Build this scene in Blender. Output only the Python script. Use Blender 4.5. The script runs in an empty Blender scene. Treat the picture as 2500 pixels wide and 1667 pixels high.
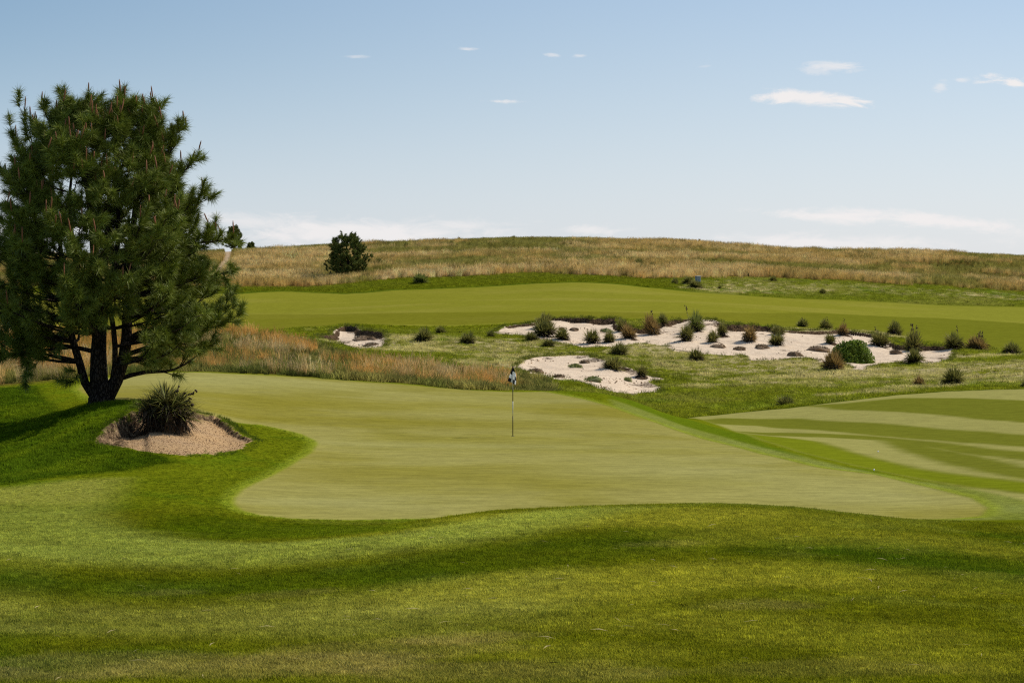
import bpy, math, random
import numpy as np
from mathutils import Vector, Matrix

# ------------------------------------------------------------------ camera, world, sun, exposure
sc = bpy.context.scene
C = sc.collection
F = 4861.0            # focal length in photograph pixels (70 mm on a 36 mm wide sensor)
CX, HY = 1250.0, 640.0
cam = bpy.data.cameras.new('camera')
cam.sensor_width = 36.0; cam.lens = 70.0
cam.shift_y = -(833.5 - HY) / 2500.0
cam.clip_start = 0.1; cam.clip_end = 9000.0
camo = bpy.data.objects.new('camera', cam); C.objects.link(camo)
camo.location = (0, 0, 0); camo.rotation_euler = (math.radians(90), 0, 0)
sc.camera = camo

SUN_EL = math.radians(46.0)
SUN_AZ = math.atan2(0.90, 0.43)          # from +Y towards +X
sun_dir = Vector((math.sin(SUN_AZ) * math.cos(SUN_EL), math.cos(SUN_AZ) * math.cos(SUN_EL), math.sin(SUN_EL)))
sl = bpy.data.lights.new('sun', 'SUN'); sl.energy = 4.3; sl.angle = math.radians(0.53); sl.color = (1.0, 0.93, 0.82)
slo = bpy.data.objects.new('sun', sl); C.objects.link(slo)
slo.rotation_euler = sun_dir.to_track_quat('Z', 'Y').to_euler()
slo.location = (60, 60, 80)

sc.view_settings.view_transform = 'Standard'; sc.view_settings.look = 'None'
sc.view_settings.exposure = 0.0; sc.view_settings.gamma = 1.0
sc.view_settings.use_curve_mapping = False
sc.render.engine = 'CYCLES'
sc.cycles.use_denoising = False; sc.cycles.filter_width = 1.2
sc.cycles.sample_clamp_indirect = 4.0
sc.cycles.max_bounces = 5; sc.cycles.diffuse_bounces = 3; sc.cycles.transmission_bounces = 3
sc.cycles.glossy_bounces = 2; sc.cycles.transparent_max_bounces = 4
sc.cycles.caustics_reflective = False; sc.cycles.caustics_refractive = False

world = bpy.data.worlds.new('World'); sc.world = world; world.use_nodes = True
wt = world.node_tree; wt.nodes.clear()


class NT:
    """small node helper"""
    def __init__(s, tree): s.t = tree
    def n(s, typ, **kw):
        nd = s.t.nodes.new(typ)
        for k, v in kw.items():
            if k.startswith('in_'):
                nd.inputs[k[3:].replace('_', ' ')].default_value = v
            else: setattr(nd, k, v)
        return nd
    def l(s, a, b): s.t.links.new(a, b)
    def set(s, sock, v):
        if isinstance(v, bpy.types.NodeSocket): s.l(v, sock)
        else: sock.default_value = v
    def math(s, op, a, b=0.0, c=0.0, clamp=False):
        nd = s.t.nodes.new('ShaderNodeMath'); nd.operation = op; nd.use_clamp = clamp
        s.set(nd.inputs[0], a); s.set(nd.inputs[1], b); s.set(nd.inputs[2], c)
        return nd.outputs[0]
    def mix(s, f, a, b, mode='MIX'):
        nd = s.t.nodes.new('ShaderNodeMix'); nd.data_type = 'RGBA'; nd.blend_type = mode; nd.clamp_factor = True
        s.set(nd.inputs[0], f)
        for i, v in ((6, a), (7, b)):
            if isinstance(v, (tuple, list)) and len(v) == 3: v = (*v, 1)
            s.set(nd.inputs[i], v)
        return nd.outputs[2]
    def noise(s, vec, scale, detail=3, rough=0.55, dist=0.0):
        nd = s.t.nodes.new('ShaderNodeTexNoise'); nd.inputs['Scale'].default_value = scale
        nd.inputs['Detail'].default_value = detail; nd.inputs['Roughness'].default_value = rough
        nd.inputs['Distortion'].default_value = dist
        s.l(vec, nd.inputs['Vector']); return nd.outputs['Fac']
    def ramp(s, v, lo, hi, a=0.0, b=1.0):
        nd = s.t.nodes.new('ShaderNodeMapRange'); nd.interpolation_type = 'SMOOTHSTEP'
        s.set(nd.inputs['Value'], v); nd.inputs['From Min'].default_value = lo; nd.inputs['From Max'].default_value = hi
        nd.inputs['To Min'].default_value = a; nd.inputs['To Max'].default_value = b
        return nd.outputs['Result']


w = NT(wt)
sky = w.n('ShaderNodeTexSky', sky_type='NISHITA'); sky.sun_disc = False
sky.sun_elevation = SUN_EL; sky.sun_rotation = SUN_AZ
sky.altitude = 900; sky.air_density = 1.0; sky.dust_density = 0.6; sky.ozone_density = 1.0
bg = w.n('ShaderNodeBackground'); bg.inputs['Strength'].default_value = 0.11
out = w.n('ShaderNodeOutputWorld')
tc = w.n('ShaderNodeTexCoord')
sep = w.n('ShaderNodeSeparateXYZ'); w.l(tc.outputs['Generated'], sep.inputs[0])
dx, dy, dz = sep.outputs
# direction -> slope coordinates (azimuth tangent, elevation tangent): only the sky's own directions
ny = w.math('MAXIMUM', dy, 0.02)
su = w.math('DIVIDE', dx, ny); sv = w.math('DIVIDE', dz, ny)
horiz = w.ramp(dz, 0.0, 0.20, 1.0, 0.0)
SKY_PALE = (5.7, 6.1, 6.7)
base = w.mix(0.30, sky.outputs[0], (4.4, 5.0, 6.1))
base = w.mix(w.math('MULTIPLY', horiz, 0.62), base, (6.4, 6.75, 7.3))
cmb = w.n('ShaderNodeCombineXYZ'); w.l(su, cmb.inputs[0]); w.l(w.math('MULTIPLY', sv, 3.2), cmb.inputs[1])
cn = w.noise(cmb.outputs[0], 42.0, 8, 0.68, 0.6)
cn2 = w.noise(cmb.outputs[0], 9.0, 4, 0.55, 0.2)


def pxu(px): return (px - CX) / F
def pyv(py): return (HY - py) / F


clouds = [  # centre x, centre y, half width, half height, tilt (down to the right), opacity
    (1985, 240, 125, 17, 0.10, 1.0), (1915, 236, 60, 15, 0.03, 0.9), (2065, 250, 60, 13, 0.08, 1.0),
    (2035, 163, 58, 11, 0.06, 0.55), (1990, 172, 34, 9, 0.1, 0.3), (2470, 200, 62, 14, 0.04, 0.95),
    (2560, 204, 70, 15, 0.02, 0.9), (2298, 207, 20, 14, -0.1, 0.45), (2345, 196, 20, 6, 0, 0.4),
    (1138, 121, 34, 5, 0.0, 0.55), (1355, 136, 20, 5, 0.1, 0.4), (1412, 137, 20, 4, 0, 0.4),
    (1218, 248, 52, 5, 0.02, 0.6), (870, 139, 26, 4, 0, 0.3), (1725, 163, 22, 5, -0.1, 0.2),
    (2080, 524, 190, 20, 0.03, 0.85), (2350, 545, 300, 20, 0.075, 0.85), (1960, 517, 50, 7, 0, 0.6),
    (1980, 592, 330, 22, 0.02, 0.7), (900, 568, 420, 34, 0.0, 0.72), (620, 545, 140, 26, 0.1, 0.5),
    (1130, 552, 130, 17, 0.0, 0.5), (1450, 563, 80, 15, 0, 0.55), (100, 560, 300, 30, 0, 0.5),
    (2900, 590, 400, 25, 0, 0.6), (-500, 560, 300, 25, 0, 0.6), (3100, 300, 200, 20, 0, 0.7), (-300, 200, 130, 14, 0, 0.5)]
cl = None
for (cx_, cy_, hw, hh, tilt, op) in clouds:
    u0, v0 = pxu(cx_), pyv(cy_)
    a_ = w.math('MULTIPLY', w.math('SUBTRACT', su, u0), F / hw)
    b_ = w.math('MULTIPLY', w.math('ADD', w.math('SUBTRACT', sv, v0), w.math('MULTIPLY', w.math('SUBTRACT', su, u0), tilt)), F / hh)
    r_ = w.math('SQRT', w.math('ADD', w.math('MULTIPLY', a_, a_), w.math('MULTIPLY', b_, b_)))
    m_ = w.math('ADD', w.math('SUBTRACT', 1.0, r_), w.math('MULTIPLY', w.math('SUBTRACT', w.math('ADD', w.math('MULTIPLY', cn, 0.65), w.math('MULTIPLY', cn2, 0.35)), 0.5), 4.2 if hw > 100 else 6.5))
    soft = 1.0 if op < 0.8 else 0.75
    m_ = w.math('MULTIPLY', w.ramp(m_, -0.25, soft), min(1.0, op * 1.25))
    cl = m_ if cl is None else w.math('MAXIMUM', cl, m_)
upf = w.ramp(dz, 0.0, 0.14)
base = w.mix(1.0, base, w.mix(upf, (1.0, 1.0, 1.03), (0.875, 0.925, 0.975)), 'MULTIPLY')
# the sky brightens towards the sun's side all the way round
dt = w.n('ShaderNodeVectorMath', operation='DOT_PRODUCT'); w.l(tc.outputs['Generated'], dt.inputs[0]); dt.inputs[1].default_value = tuple(sun_dir)
sf = w.ramp(dt.outputs['Value'], 0.02, 0.52)
base = w.mix(1.0, base, w.mix(w.math('MULTIPLY', w.math('ADD', 0.25, w.math('MULTIPLY', upf, 0.75)), w.math('SUBTRACT', 1.0, sf)), (1.05, 1.05, 1.045), (0.48, 0.67, 0.78)), 'MULTIPLY')
front = w.ramp(dy, 0.3, 0.6)
skyc = w.mix(w.math('MULTIPLY', cl, front), base, (8.0, 7.75, 7.7))
w.l(skyc, bg.inputs['Color']); w.l(bg.outputs[0], out.inputs[0])

# ------------------------------------------------------------------ small numpy tools
rng = np.random.default_rng(7)


def hash2(ix, iy, seed):
    h = (ix.astype(np.int64) * 374761393 + iy.astype(np.int64) * 668265263 + seed * 1442695041) & 0xFFFFFFFF
    h = ((h ^ (h >> 13)) * 1274126177) & 0xFFFFFFFF
    h = (h ^ (h >> 16)) & 0xFFFFFFFF
    return h / 4294967295.0


def vnoise(x, y, seed=0):
    x0 = np.floor(x); y0 = np.floor(y); fx = x - x0; fy = y - y0
    fx = fx * fx * (3 - 2 * fx); fy = fy * fy * (3 - 2 * fy)
    a = hash2(x0, y0, seed); b = hash2(x0 + 1, y0, seed); c = hash2(x0, y0 + 1, seed); d = hash2(x0 + 1, y0 + 1, seed)
    return (a * (1 - fx) + b * fx) * (1 - fy) + (c * (1 - fx) + d * fx) * fy


def fbm(x, y, wl, octv=4, seed=0, gain=0.5):
    s = 0; a = 1; t = 0; f = 1.0 / wl
    for o in range(octv):
        s = s + a * vnoise(x * f + 17.3 * o, y * f - 9.1 * o, seed + o); t += a; a *= gain; f *= 2.03
    return s / t * 2 - 1       # -1..1


def sstep(lo, hi, x):
    t = np.clip((x - lo) / (hi - lo), 0, 1); return t * t * (3 - 2 * t)


def srgb(r, g, b):
    v = np.array([r, g, b], float) / 255
    return np.where(v <= 0.04045, v / 12.92, ((v + 0.055) / 1.055) ** 2.4)


LIT = 1.22
def alb(r, g, b, k=1.0): return srgb(r, g, b) / LIT * k


def pchip(xk, yk, x):
    h = np.diff(xk); d = np.diff(yk) / h
    m = np.zeros_like(yk)
    for i in range(1, len(xk) - 1):
        if d[i - 1] * d[i] > 0:
            w1 = 2 * h[i] + h[i - 1]; w2 = h[i] + 2 * h[i - 1]
            m[i] = (w1 + w2) / (w1 / d[i - 1] + w2 / d[i])
    m[0] = d[0]; m[-1] = d[-1]
    i = np.clip(np.searchsorted(xk, x) - 1, 0, len(xk) - 2)
    t = (x - xk[i]) / h[i]; t = np.clip(t, 0, 1)
    return (yk[i] * (1 + 2 * t) * (1 - t) ** 2 + h[i] * m[i] * t * (1 - t) ** 2 + yk[i + 1] * t * t * (3 - 2 * t) + h[i] * m[i + 1] * t * t * (t - 1))


# ------------------------------------------------------------------ terrain profile lines: (px, py, distance)
L = [
    [(0, 1667, 16), (2500, 1667, 16)],
    [(0, 1590, 18.5), (300, 1582, 18.7), (600, 1560, 19.2), (900, 1530, 19.8), (1250, 1500, 20.3), (1600, 1470, 21), (1900, 1460, 21.2), (2200, 1460, 21.2), (2500, 1470, 21)],
    [(0, 1465, 24), (300, 1465, 24), (600, 1450, 24.3), (900, 1420, 24.6), (1250, 1385, 25), (1600, 1350, 26), (1900, 1345, 26), (2200, 1350, 26), (2500, 1370, 26)],
    [(0, 1385, 26.5), (300, 1388, 26.5), (600, 1372, 27), (900, 1345, 27.5), (1250, 1300, 29), (1600, 1262, 31), (1900, 1264, 31), (2200, 1290, 30.5), (2500, 1320, 30)],
    [(0, 1330, 31), (300, 1335, 31), (600, 1330, 31.5), (900, 1295, 33.5), (1050, 1270, 34.5), (1250, 1246, 35.5), (1500, 1236, 35.5), (1750, 1232, 35.5), (1900, 1238, 35.5), (2050, 1253, 35), (2200, 1269, 34.5), (2500, 1285, 34)],
    [(0, 1250, 39), (300, 1275, 37), (600, 1288, 37.5), (900, 1281, 38.5), (1250, 1285, 38.5), (1600, 1290, 38.8), (1900, 1290, 38.8), (2200, 1284, 39), (2500, 1275, 39)],
    [(0, 1185, 45), (300, 1160, 46.5), (450, 1185, 45), (600, 1232, 42.5), (900, 1258, 41.3), (1250, 1257, 41.5), (1600, 1252, 42), (1900, 1252, 42), (2200, 1252, 42), (2500, 1245, 42)],
    [(0, 1130, 53), (200, 1105, 51), (300, 1096, 50.5), (450, 1108, 50.5), (600, 1120, 52), (900, 1128, 52.5), (1250, 1118, 53.6), (1600, 1124, 53.2), (1900, 1134, 52.8), (2050, 1142, 52.4), (2200, 1150, 52), (2500, 1145, 51)],
    [(-300, 1085, 60), (0, 1070, 60), (120, 1035, 60.8), (190, 1003, 61.5), (250, 981, 62), (340, 978, 62), (420, 995, 61.5), (500, 1022, 60), (600, 1048, 60), (900, 1060, 60.5), (1250, 1062, 61), (1600, 1066, 62), (1900, 1078, 62.5), (2200, 1094, 62.5), (2500, 1080, 64)],
    [(-300, 960, 73), (0, 962, 73), (200, 955, 73), (300, 955, 73), (600, 970, 73), (900, 984, 73), (1250, 995, 73), (1480, 999, 73), (1600, 1012, 73), (1700, 1034, 73), (1800, 1048, 73), (1900, 1054, 73), (2200, 1048, 74), (2500, 1028, 76)],
    [(-300, 950, 79), (0, 944, 79), (120, 932, 81), (250, 918, 83), (400, 909, 85), (600, 913, 86), (900, 931, 86), (1250, 953, 85), (1400, 956, 83), (1470, 962, 80.5), (1540, 978, 78.5), (1606, 1003, 77), (1700, 1027, 79), (1800, 1034, 80), (1900, 1036, 81), (2200, 1014, 82), (2500, 997, 84)],
    [(-300, 930, 87), (0, 928, 87), (250, 908, 90), (600, 905, 91), (900, 926, 92), (1100, 948, 92), (1250, 978, 92), (1450, 1010, 90), (1600, 1028, 88), (1700, 1018, 88), (1800, 1012, 89), (1900, 1002, 90), (2200, 975, 92), (2500, 957, 95)],
    [(-300, 890, 101), (0, 888, 102), (300, 870, 104), (600, 860, 104), (900, 892, 102), (1100, 925, 102), (1250, 956, 102), (1450, 975, 100), (1600, 1003, 98), (1700, 1006, 98), (1900, 990, 98), (2200, 963, 99), (2500, 945, 101)],
    [(-300, 830, 116), (300, 822, 116), (600, 816, 117), (750, 832, 118), (900, 866, 115), (1100, 900, 113), (1250, 930, 110), (1450, 948, 108), (1600, 960, 110), (1900, 953, 110), (2200, 935, 110), (2500, 915, 111)],
    [(-300, 836, 128), (600, 834, 128), (750, 850, 130), (900, 856, 130), (1100, 860, 130), (1250, 868, 130), (1450, 870, 130), (1600, 888, 128), (1900, 897, 127), (2200, 895, 126), (2500, 880, 126)],
    [(-300, 815, 143), (600, 815, 143), (800, 830, 141), (900, 825, 142), (1100, 823, 142), (1250, 815, 144), (1450, 832, 141), (1600, 838, 141), (1900, 850, 140), (2050, 858, 139), (2200, 860, 139), (2500, 864, 138)],
    [(-300, 807, 150), (600, 806, 150), (800, 796, 154), (900, 790, 156), (1100, 792, 156), (1250, 785, 156), (1450, 778, 157), (1600, 778, 158), (1750, 782, 158), (1900, 795, 157), (2050, 806, 156), (2200, 826, 152), (2350, 842, 149), (2500, 848, 148)],
    [(-300, 765, 178), (600, 765, 178), (1250, 746, 178), (1600, 744, 180), (1900, 758, 180), (2200, 775, 180), (2500, 788, 178)],
    [(-300, 715, 205), (581, 718, 205), (838, 718, 205), (1000, 708, 208), (1250, 696, 212), (1400, 690, 213), (1600, 703, 212), (1776, 719, 210), (2055, 734, 208), (2358, 748, 207), (2500, 750, 207)],
    [(-300, 705, 218), (560, 700, 220), (750, 700, 222), (850, 690, 224), (900, 681, 226), (1050, 674, 228), (1300, 667, 230), (1495, 673, 230), (1600, 679, 230), (1808, 676, 235), (2014, 682, 238), (2156, 690, 238), (2398, 703, 236), (2500, 711, 235)],
    [(-300, 665, 262), (560, 655, 265), (900, 637, 275), (1250, 624, 280), (1600, 630, 280), (1900, 642, 280), (2200, 652, 280), (2500, 662, 280)],
    [(-300, 632, 300), (0, 628, 302), (560, 618, 310), (662, 613, 318), (790, 603, 325), (900, 598, 330), (1000, 594, 335), (1250, 588, 345), (1400, 587, 345), (1550, 591, 340), (1700, 598, 335), (1900, 612, 330), (2150, 619, 325), (2500, 630, 320), (3200, 640, 320)],
]
PXT = np.arange(-1500, 4001, 10.0)
YT = np.concatenate([np.linspace(-30, 14, 12), np.linspace(14.5, 45, 150), np.linspace(45.3, 120, 300), np.linspace(120.3, 240, 360),
                     np.linspace(240.5, 370, 160), np.linspace(372, 600, 60), np.linspace(640, 4200, 40)])
Kpy = []; KY = []
for ln in L:
    a = np.array(ln, float)
    kz = -(a[:, 1] - HY) / F * a[:, 2]
    pz = pchip(a[:, 0], kz, np.clip(PXT, a[0, 0], a[-1, 0])) if len(a) > 2 else np.interp(PXT, a[:, 0], kz)
    pY = pchip(a[:, 0], a[:, 2], np.clip(PXT, a[0, 0], a[-1, 0])) if len(a) > 2 else np.interp(PXT, a[:, 0], a[:, 2])
    k = np.exp(-0.5 * (np.arange(-8, 9) / 2.6) ** 2); k /= k.sum()
    pz = np.convolve(np.pad(pz, 8, 'edge'), k, 'valid'); pY = np.convolve(np.pad(pY, 8, 'edge'), k, 'valid')
    Kpy.append(pz); KY.append(pY)
HT = np.zeros((len(PXT), len(YT)))
for i in range(len(PXT)):
    yk = np.array([-30, 6] + [q[i] for q in KY] + [430, 1100, 4300.0])
    zk = np.array([-1.75, -1.75] + [q[i] for q in Kpy] + [-4.0, -16.0, -40.0])
    HT[i] = pchip(yk, zk, YT)
# soften kinks along the distance, a little
def base_h(x, y):
    yy = np.clip(y, -29.9, 4199)
    px = np.clip(CX + F * x / np.maximum(yy, 9.0), -1499, 3999)
    fi = (px + 1500) / 10.0; i0 = np.floor(fi).astype(int); ti = fi - i0
    j0 = np.clip(np.searchsorted(YT, yy) - 1, 0, len(YT) - 2); tj = (yy - YT[j0]) / (YT[j0 + 1] - YT[j0])
    i1 = np.minimum(i0 + 1, len(PXT) - 1)
    return (HT[i0, j0] * (1 - ti) + HT[i1, j0] * ti) * (1 - tj) + (HT[i0, j0 + 1] * (1 - ti) + HT[i1, j0 + 1] * ti) * tj \
        + 0.24 * np.exp(-((x + 10.9) / 1.5) ** 2 - ((y - 56.2) / 2.3) ** 2)     # shoulder of the mound over the near bunker


def ground_point(px, py):
    """first ground point met when looking along (px, py) on the smooth terrain"""
    ys = np.concatenate([np.linspace(12, 120, 2200), np.linspace(120.05, 420, 3000)])
    xs = (px - CX) / F * ys
    gp = HY - F * base_h(xs, ys) / ys
    k = np.argmax(gp <= py)
    if gp[k] > py: k = len(ys) - 1
    return float(xs[k]), float(ys[k])


def wpoly(pts):
    o = []
    for p in pts:
        if len(p) == 3: o.append(((p[0] - CX) / F * p[2], p[2]))
        else: o.append(ground_point(*p))
    return np.array(o)


def sdist(X, Y, poly, margin=6.0, edges=None):
    """signed distance, positive inside; edges: boolean choice of edges (then unsigned)"""
    mn = poly.min(0) - margin; mx = poly.max(0) + margin
    res = np.full(X.shape, -margin if edges is None else margin * 4.0)
    idx = np.nonzero((X > mn[0]) & (X < mx[0]) & (Y > mn[1]) & (Y < mx[1]))[0]
    if len(idx) == 0: return res
    x = X[idx]; y = Y[idx]
    best = np.full(x.shape, 1e9); inside = np.zeros(x.shape, bool)
    n = len(poly)
    for i in range(n):
        a = poly[i]; b = poly[(i + 1) % n]
        if edges is None:
            cond = (a[1] > y) != (b[1] > y)
            if abs(b[1] - a[1]) > 1e-12:
                xi = (b[0] - a[0]) * (y - a[1]) / (b[1] - a[1]) + a[0]
                inside ^= cond & (x < xi)
        elif not edges[i]: continue
        e = b - a; l2 = max(e @ e, 1e-9)
        t = np.clip(((x - a[0]) * e[0] + (y - a[1]) * e[1]) / l2, 0, 1)
        best = np.minimum(best, (x - a[0] - t * e[0]) ** 2 + (y - a[1] - t * e[1]) ** 2)
    d = np.sqrt(best)
    if edges is None: d = np.where(inside, d, -d); d = np.maximum(d, -margin)
    res[idx] = d
    return res


P_green = wpoly([(191, 951), (212, 964), (231, 974), (300, 978), (400, 998), (470, 1016), (544, 1028), (634, 1036), (685, 1046), (736, 1058), (769, 1074), (775, 1084), (761, 1104),
                 (710, 1135), (659, 1163), (620, 1180), (590, 1197), (573, 1215), (572, 1230), (590, 1245), (640, 1258), (720, 1266), (850, 1269), (1000, 1266),
                 (1250, 0, 40.9), (1500, 0, 40.6), (1750, 0, 40.5), (2000, 0, 40.6), (2223, 1268), (2330, 1266), (2397, 1260), (2414, 1240), (2372, 1215), (2265, 1189), (2138, 1159),
                 (2002, 1142), (1853, 1108), (1712, 1070), (1602, 1032), (1500, 996), (1420, 974), (1333, 957), (1180, 955), (1000, 940), (900, 933), (750, 922), (600, 914),
                 (500, 909), (400, 909), (307, 916), (240, 925), (200, 938)])
P_fair = wpoly([(-300, 715), (300, 715), (581, 718), (640, 714), (693, 712), (750, 714), (838, 718), (900, 715), (974, 708), (1049, 706), (1168, 701), (1300, 693),
                (1391, 690), (1500, 694), (1599, 703), (1680, 712), (1776, 719), (1900, 727), (2055, 734), (2200, 741), (2358, 748), (2500, 750), (2900, 752),
                (2900, 872), (2500, 856), (2380, 842), (2240, 828), (2150, 808), (2000, 804), (1900, 796), (1850, 793), (1750, 783), (1600, 779), (1500, 777), (1340, 778), (1310, 785), (1200, 793),
                (1000, 795), (917, 792), (840, 791), (750, 799), (700, 802), (590, 808), (300, 810), (-300, 810)])
P_band = wpoly([(-300, 770), (600, 769), (1250, 765), (1600, 765), (2000, 766), (2300, 776), (2500, 788), (2900, 800), (2900, 870), (2500, 858), (2240, 832), (1900, 798),
                (1500, 780), (1300, 785), (900, 792), (590, 807), (-300, 809)])
P_rfair = wpoly([(1678, 1020), (1798, 1008), (1925, 996), (2053, 981), (2180, 966), (2308, 957), (2500, 951), (2900, 940), (2900, 1290), (2500, 1222), (2300, 1180), (2100, 1140),
                 (1950, 1105), (1850, 1072), (1780, 1047)])
STR = [wpoly(p) for p in (
    [(1950, 992), (2053, 985), (2200, 972), (2350, 972), (2500, 978), (2960, 985), (2960, 1060), (2500, 1033), (2350, 1018), (2200, 1003), (2050, 997)],
    [(1685, 1023), (1760, 1020), (1950, 1019), (2100, 1030), (2200, 1040), (2350, 1053), (2500, 1064), (2960, 1080), (2960, 1110), (2500, 1089), (2350, 1080), (2180, 1068), (2000, 1052), (1850, 1039), (1740, 1033)],
    [(1790, 1050), (1900, 1056), (2050, 1062), (2150, 1067), (2300, 1080), (2500, 1102), (2960, 1122), (2960, 1145), (2500, 1121), (2350, 1105), (2250, 1090), (2150, 1075), (2000, 1068), (1880, 1064)],
    [(2150, 1072), (2230, 1078), (2350, 1105), (2500, 1138), (2960, 1180), (2960, 1210), (2500, 1166), (2400, 1150), (2300, 1125), (2210, 1100)],
    [(1800, 1055), (1880, 1066), (1990, 1078), (2060, 1100), (2140, 1120), (2250, 1145), (2400, 1165), (2500, 1175), (2960, 1200), (2960, 1240), (2500, 1203), (2350, 1187), (2200, 1165), (2060, 1140), (1950, 1118), (1860, 1088)])]
P_pale = wpoly([(1490, 975), (1606, 1012), (1720, 1054), (1860, 1092), (2050, 1138), (2200, 1168), (2350, 1190), (2500, 1206), (2800, 1235), (2800, 1275), (2500, 1268), (2250, 1271), (2400, 1264),
                (2420, 1240), (2372, 1213), (2265, 1187), (2138, 1157), (2002, 1140), (1853, 1106), (1712, 1068), (1602, 1030), (1500, 994)])
P_ridge = wpoly([(1480, 963), (1606, 1003.6), (1680, 1023), (1800, 1056), (1880, 1090), (1960, 1118), (1860, 1094), (1720, 1054), (1600, 1012), (1490, 972)])
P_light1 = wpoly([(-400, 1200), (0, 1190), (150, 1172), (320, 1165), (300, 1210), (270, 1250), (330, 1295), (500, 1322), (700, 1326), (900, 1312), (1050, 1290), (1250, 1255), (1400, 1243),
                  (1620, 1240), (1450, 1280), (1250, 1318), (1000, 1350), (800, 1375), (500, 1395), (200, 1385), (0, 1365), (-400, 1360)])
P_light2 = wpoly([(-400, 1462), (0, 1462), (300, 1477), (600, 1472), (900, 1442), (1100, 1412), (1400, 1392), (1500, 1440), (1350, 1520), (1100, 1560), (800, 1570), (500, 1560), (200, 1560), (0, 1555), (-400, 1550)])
P_lush = wpoly([(-400, 948), (0, 948), (85, 943), (95, 965), (130, 995), (160, 1010), (240, 985), (350, 979), (470, 1018), (545, 1030), (560, 1040), (470, 1030), (345, 1000), (232, 1085), (300, 1098), (400, 1114), (425, 1125), (300, 1148),
                (100, 1168), (0, 1183), (-400, 1195)])
P_lush2 = wpoly([(380, 1255), (540, 1258), (640, 1270), (850, 1279), (1050, 1277), (1100, 1280), (950, 1300), (700, 1318), (480, 1312), (350, 1290)])
P_knoll = wpoly([(-400, 940), (-400, 820), (300, 822), (560, 816), (690, 828), (760, 846), (850, 878), (950, 893), (1050, 905), (1180, 905), (1290, 925), (1320, 948), (1180, 951), (1000, 936), (900, 929), (600, 911), (400, 906), (250, 917), (120, 931), (0, 942)])
P_weeds = wpoly([(-400, 930), (0, 930), (300, 905), (400, 860), (560, 855), (700, 862), (820, 890), (900, 912), (880, 925), (600, 911), (400, 906), (250, 917)])
P_straw = wpoly([(-400, 700), (560, 702), (700, 702), (860, 692), (900, 684), (1050, 676), (1302, 668), (1495, 674), (1600, 680), (1808, 678), (2014, 684), (2156, 692), (2398, 704), (2600, 716),
                 (3200, 740), (3200, 0, 330), (3000, 0, 520), (-1500, 0, 520), (-1500, 0, 260)])
P_path = wpoly([(520, 690), (545, 655), (558, 640), (563, 625), (568, 617), (556, 616), (548, 630), (530, 655), (500, 690)])

B_near = wpoly([(232, 1086), (258, 1052), (300, 1028), (335, 1012), (348, 1000), (350, 985), (400, 992), (460, 1012), (500, 1017), (528, 1022), (550, 1036), (575, 1058), (617, 1082), (590, 1095),
                (520, 1106), (450, 1112), (380, 1105), (330, 1096), (280, 1090)])
B_big = wpoly([(1214, 804), (1231, 797), (1256, 795), (1287, 793), (1320, 788), (1343, 779), (1379, 778), (1440, 780), (1504, 779), (1509, 791), (1532, 801), (1562, 804), (1588, 801), (1626, 788),
               (1652, 782), (1677, 782), (1716, 781), (1746, 785), (1775, 795), (1834, 796), (1898, 800), (1919, 809), (1983, 809), (2046, 810), (2074, 811), (2128, 819), (2170, 829),
               (2202, 844), (2255, 846), (2308, 848), (2327, 856), (2319, 874), (2308, 885), (2255, 889), (2202, 886), (2149, 889), (2119, 897), (2102, 904), (2064, 889), (2004, 885), (1972, 876),
               (1919, 878), (1834, 881), (1813, 868), (1770, 868), (1719, 865), (1685, 861), (1647, 858), (1639, 846), (1575, 839), (1537, 842), (1486, 848), (1435, 851), (1397, 845), (1359, 838),
               (1313, 832), (1287, 820), (1244, 816), (1214, 813)])
B_low = wpoly([(1262, 896), (1277, 880), (1308, 872), (1384, 866), (1435, 868), (1476, 880), (1496, 893), (1517, 896), (1550, 906), (1578, 916), (1611, 926), (1590, 931), (1611, 947),
               (1601, 958), (1537, 962), (1486, 955), (1448, 942), (1384, 929), (1333, 921), (1285, 910)])
B_left = wpoly([(772, 823), (808, 819), (818, 804), (841, 797), (872, 799), (884, 809), (938, 815), (942, 830), (935, 843), (928, 847), (892, 850), (859, 848), (833, 838), (795, 829)])
B_sliver = wpoly([(708, 823), (744, 826), (772, 834), (739, 833), (714, 830)])
BUNK = [  # polygon, back depth, length of the fall-off, wall width, front dip
    (B_near, 1.0, 1.3, 0.20, 0.05), (B_big, 1.0, 3.0, 0.32, 0.08), (B_low, 0.16, 3.0, 0.8, 0.05), (B_left, 0.62, 3.0, 0.5, 0.08), (B_sliver, 0.35, 2.0, 0.5, 0.05)]
DEPTH_AT = {0: ([230, 285, 320, 352, 365, 420, 470, 520, 545, 575, 600, 620], [0.22, 0.50, 0.62, 0.62, 0.36, 0.12, 0.08, 0.16, 0.18, 0.08, 0.03, 0.02]),
            1: ([1214, 1330, 1370, 1395, 1500, 1520, 1600, 1645, 1680, 1740, 1775, 1880, 1915, 2060, 2130, 2165, 2300, 2330], [0.08, 0.12, 0.16, 0.42, 0.42, 0.30, 0.42, 0.36, 0.07, 0.10, 0.5, 0.48, 0.14, 0.20, 0.15, 0.46, 0.42, 0.18])}

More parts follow.
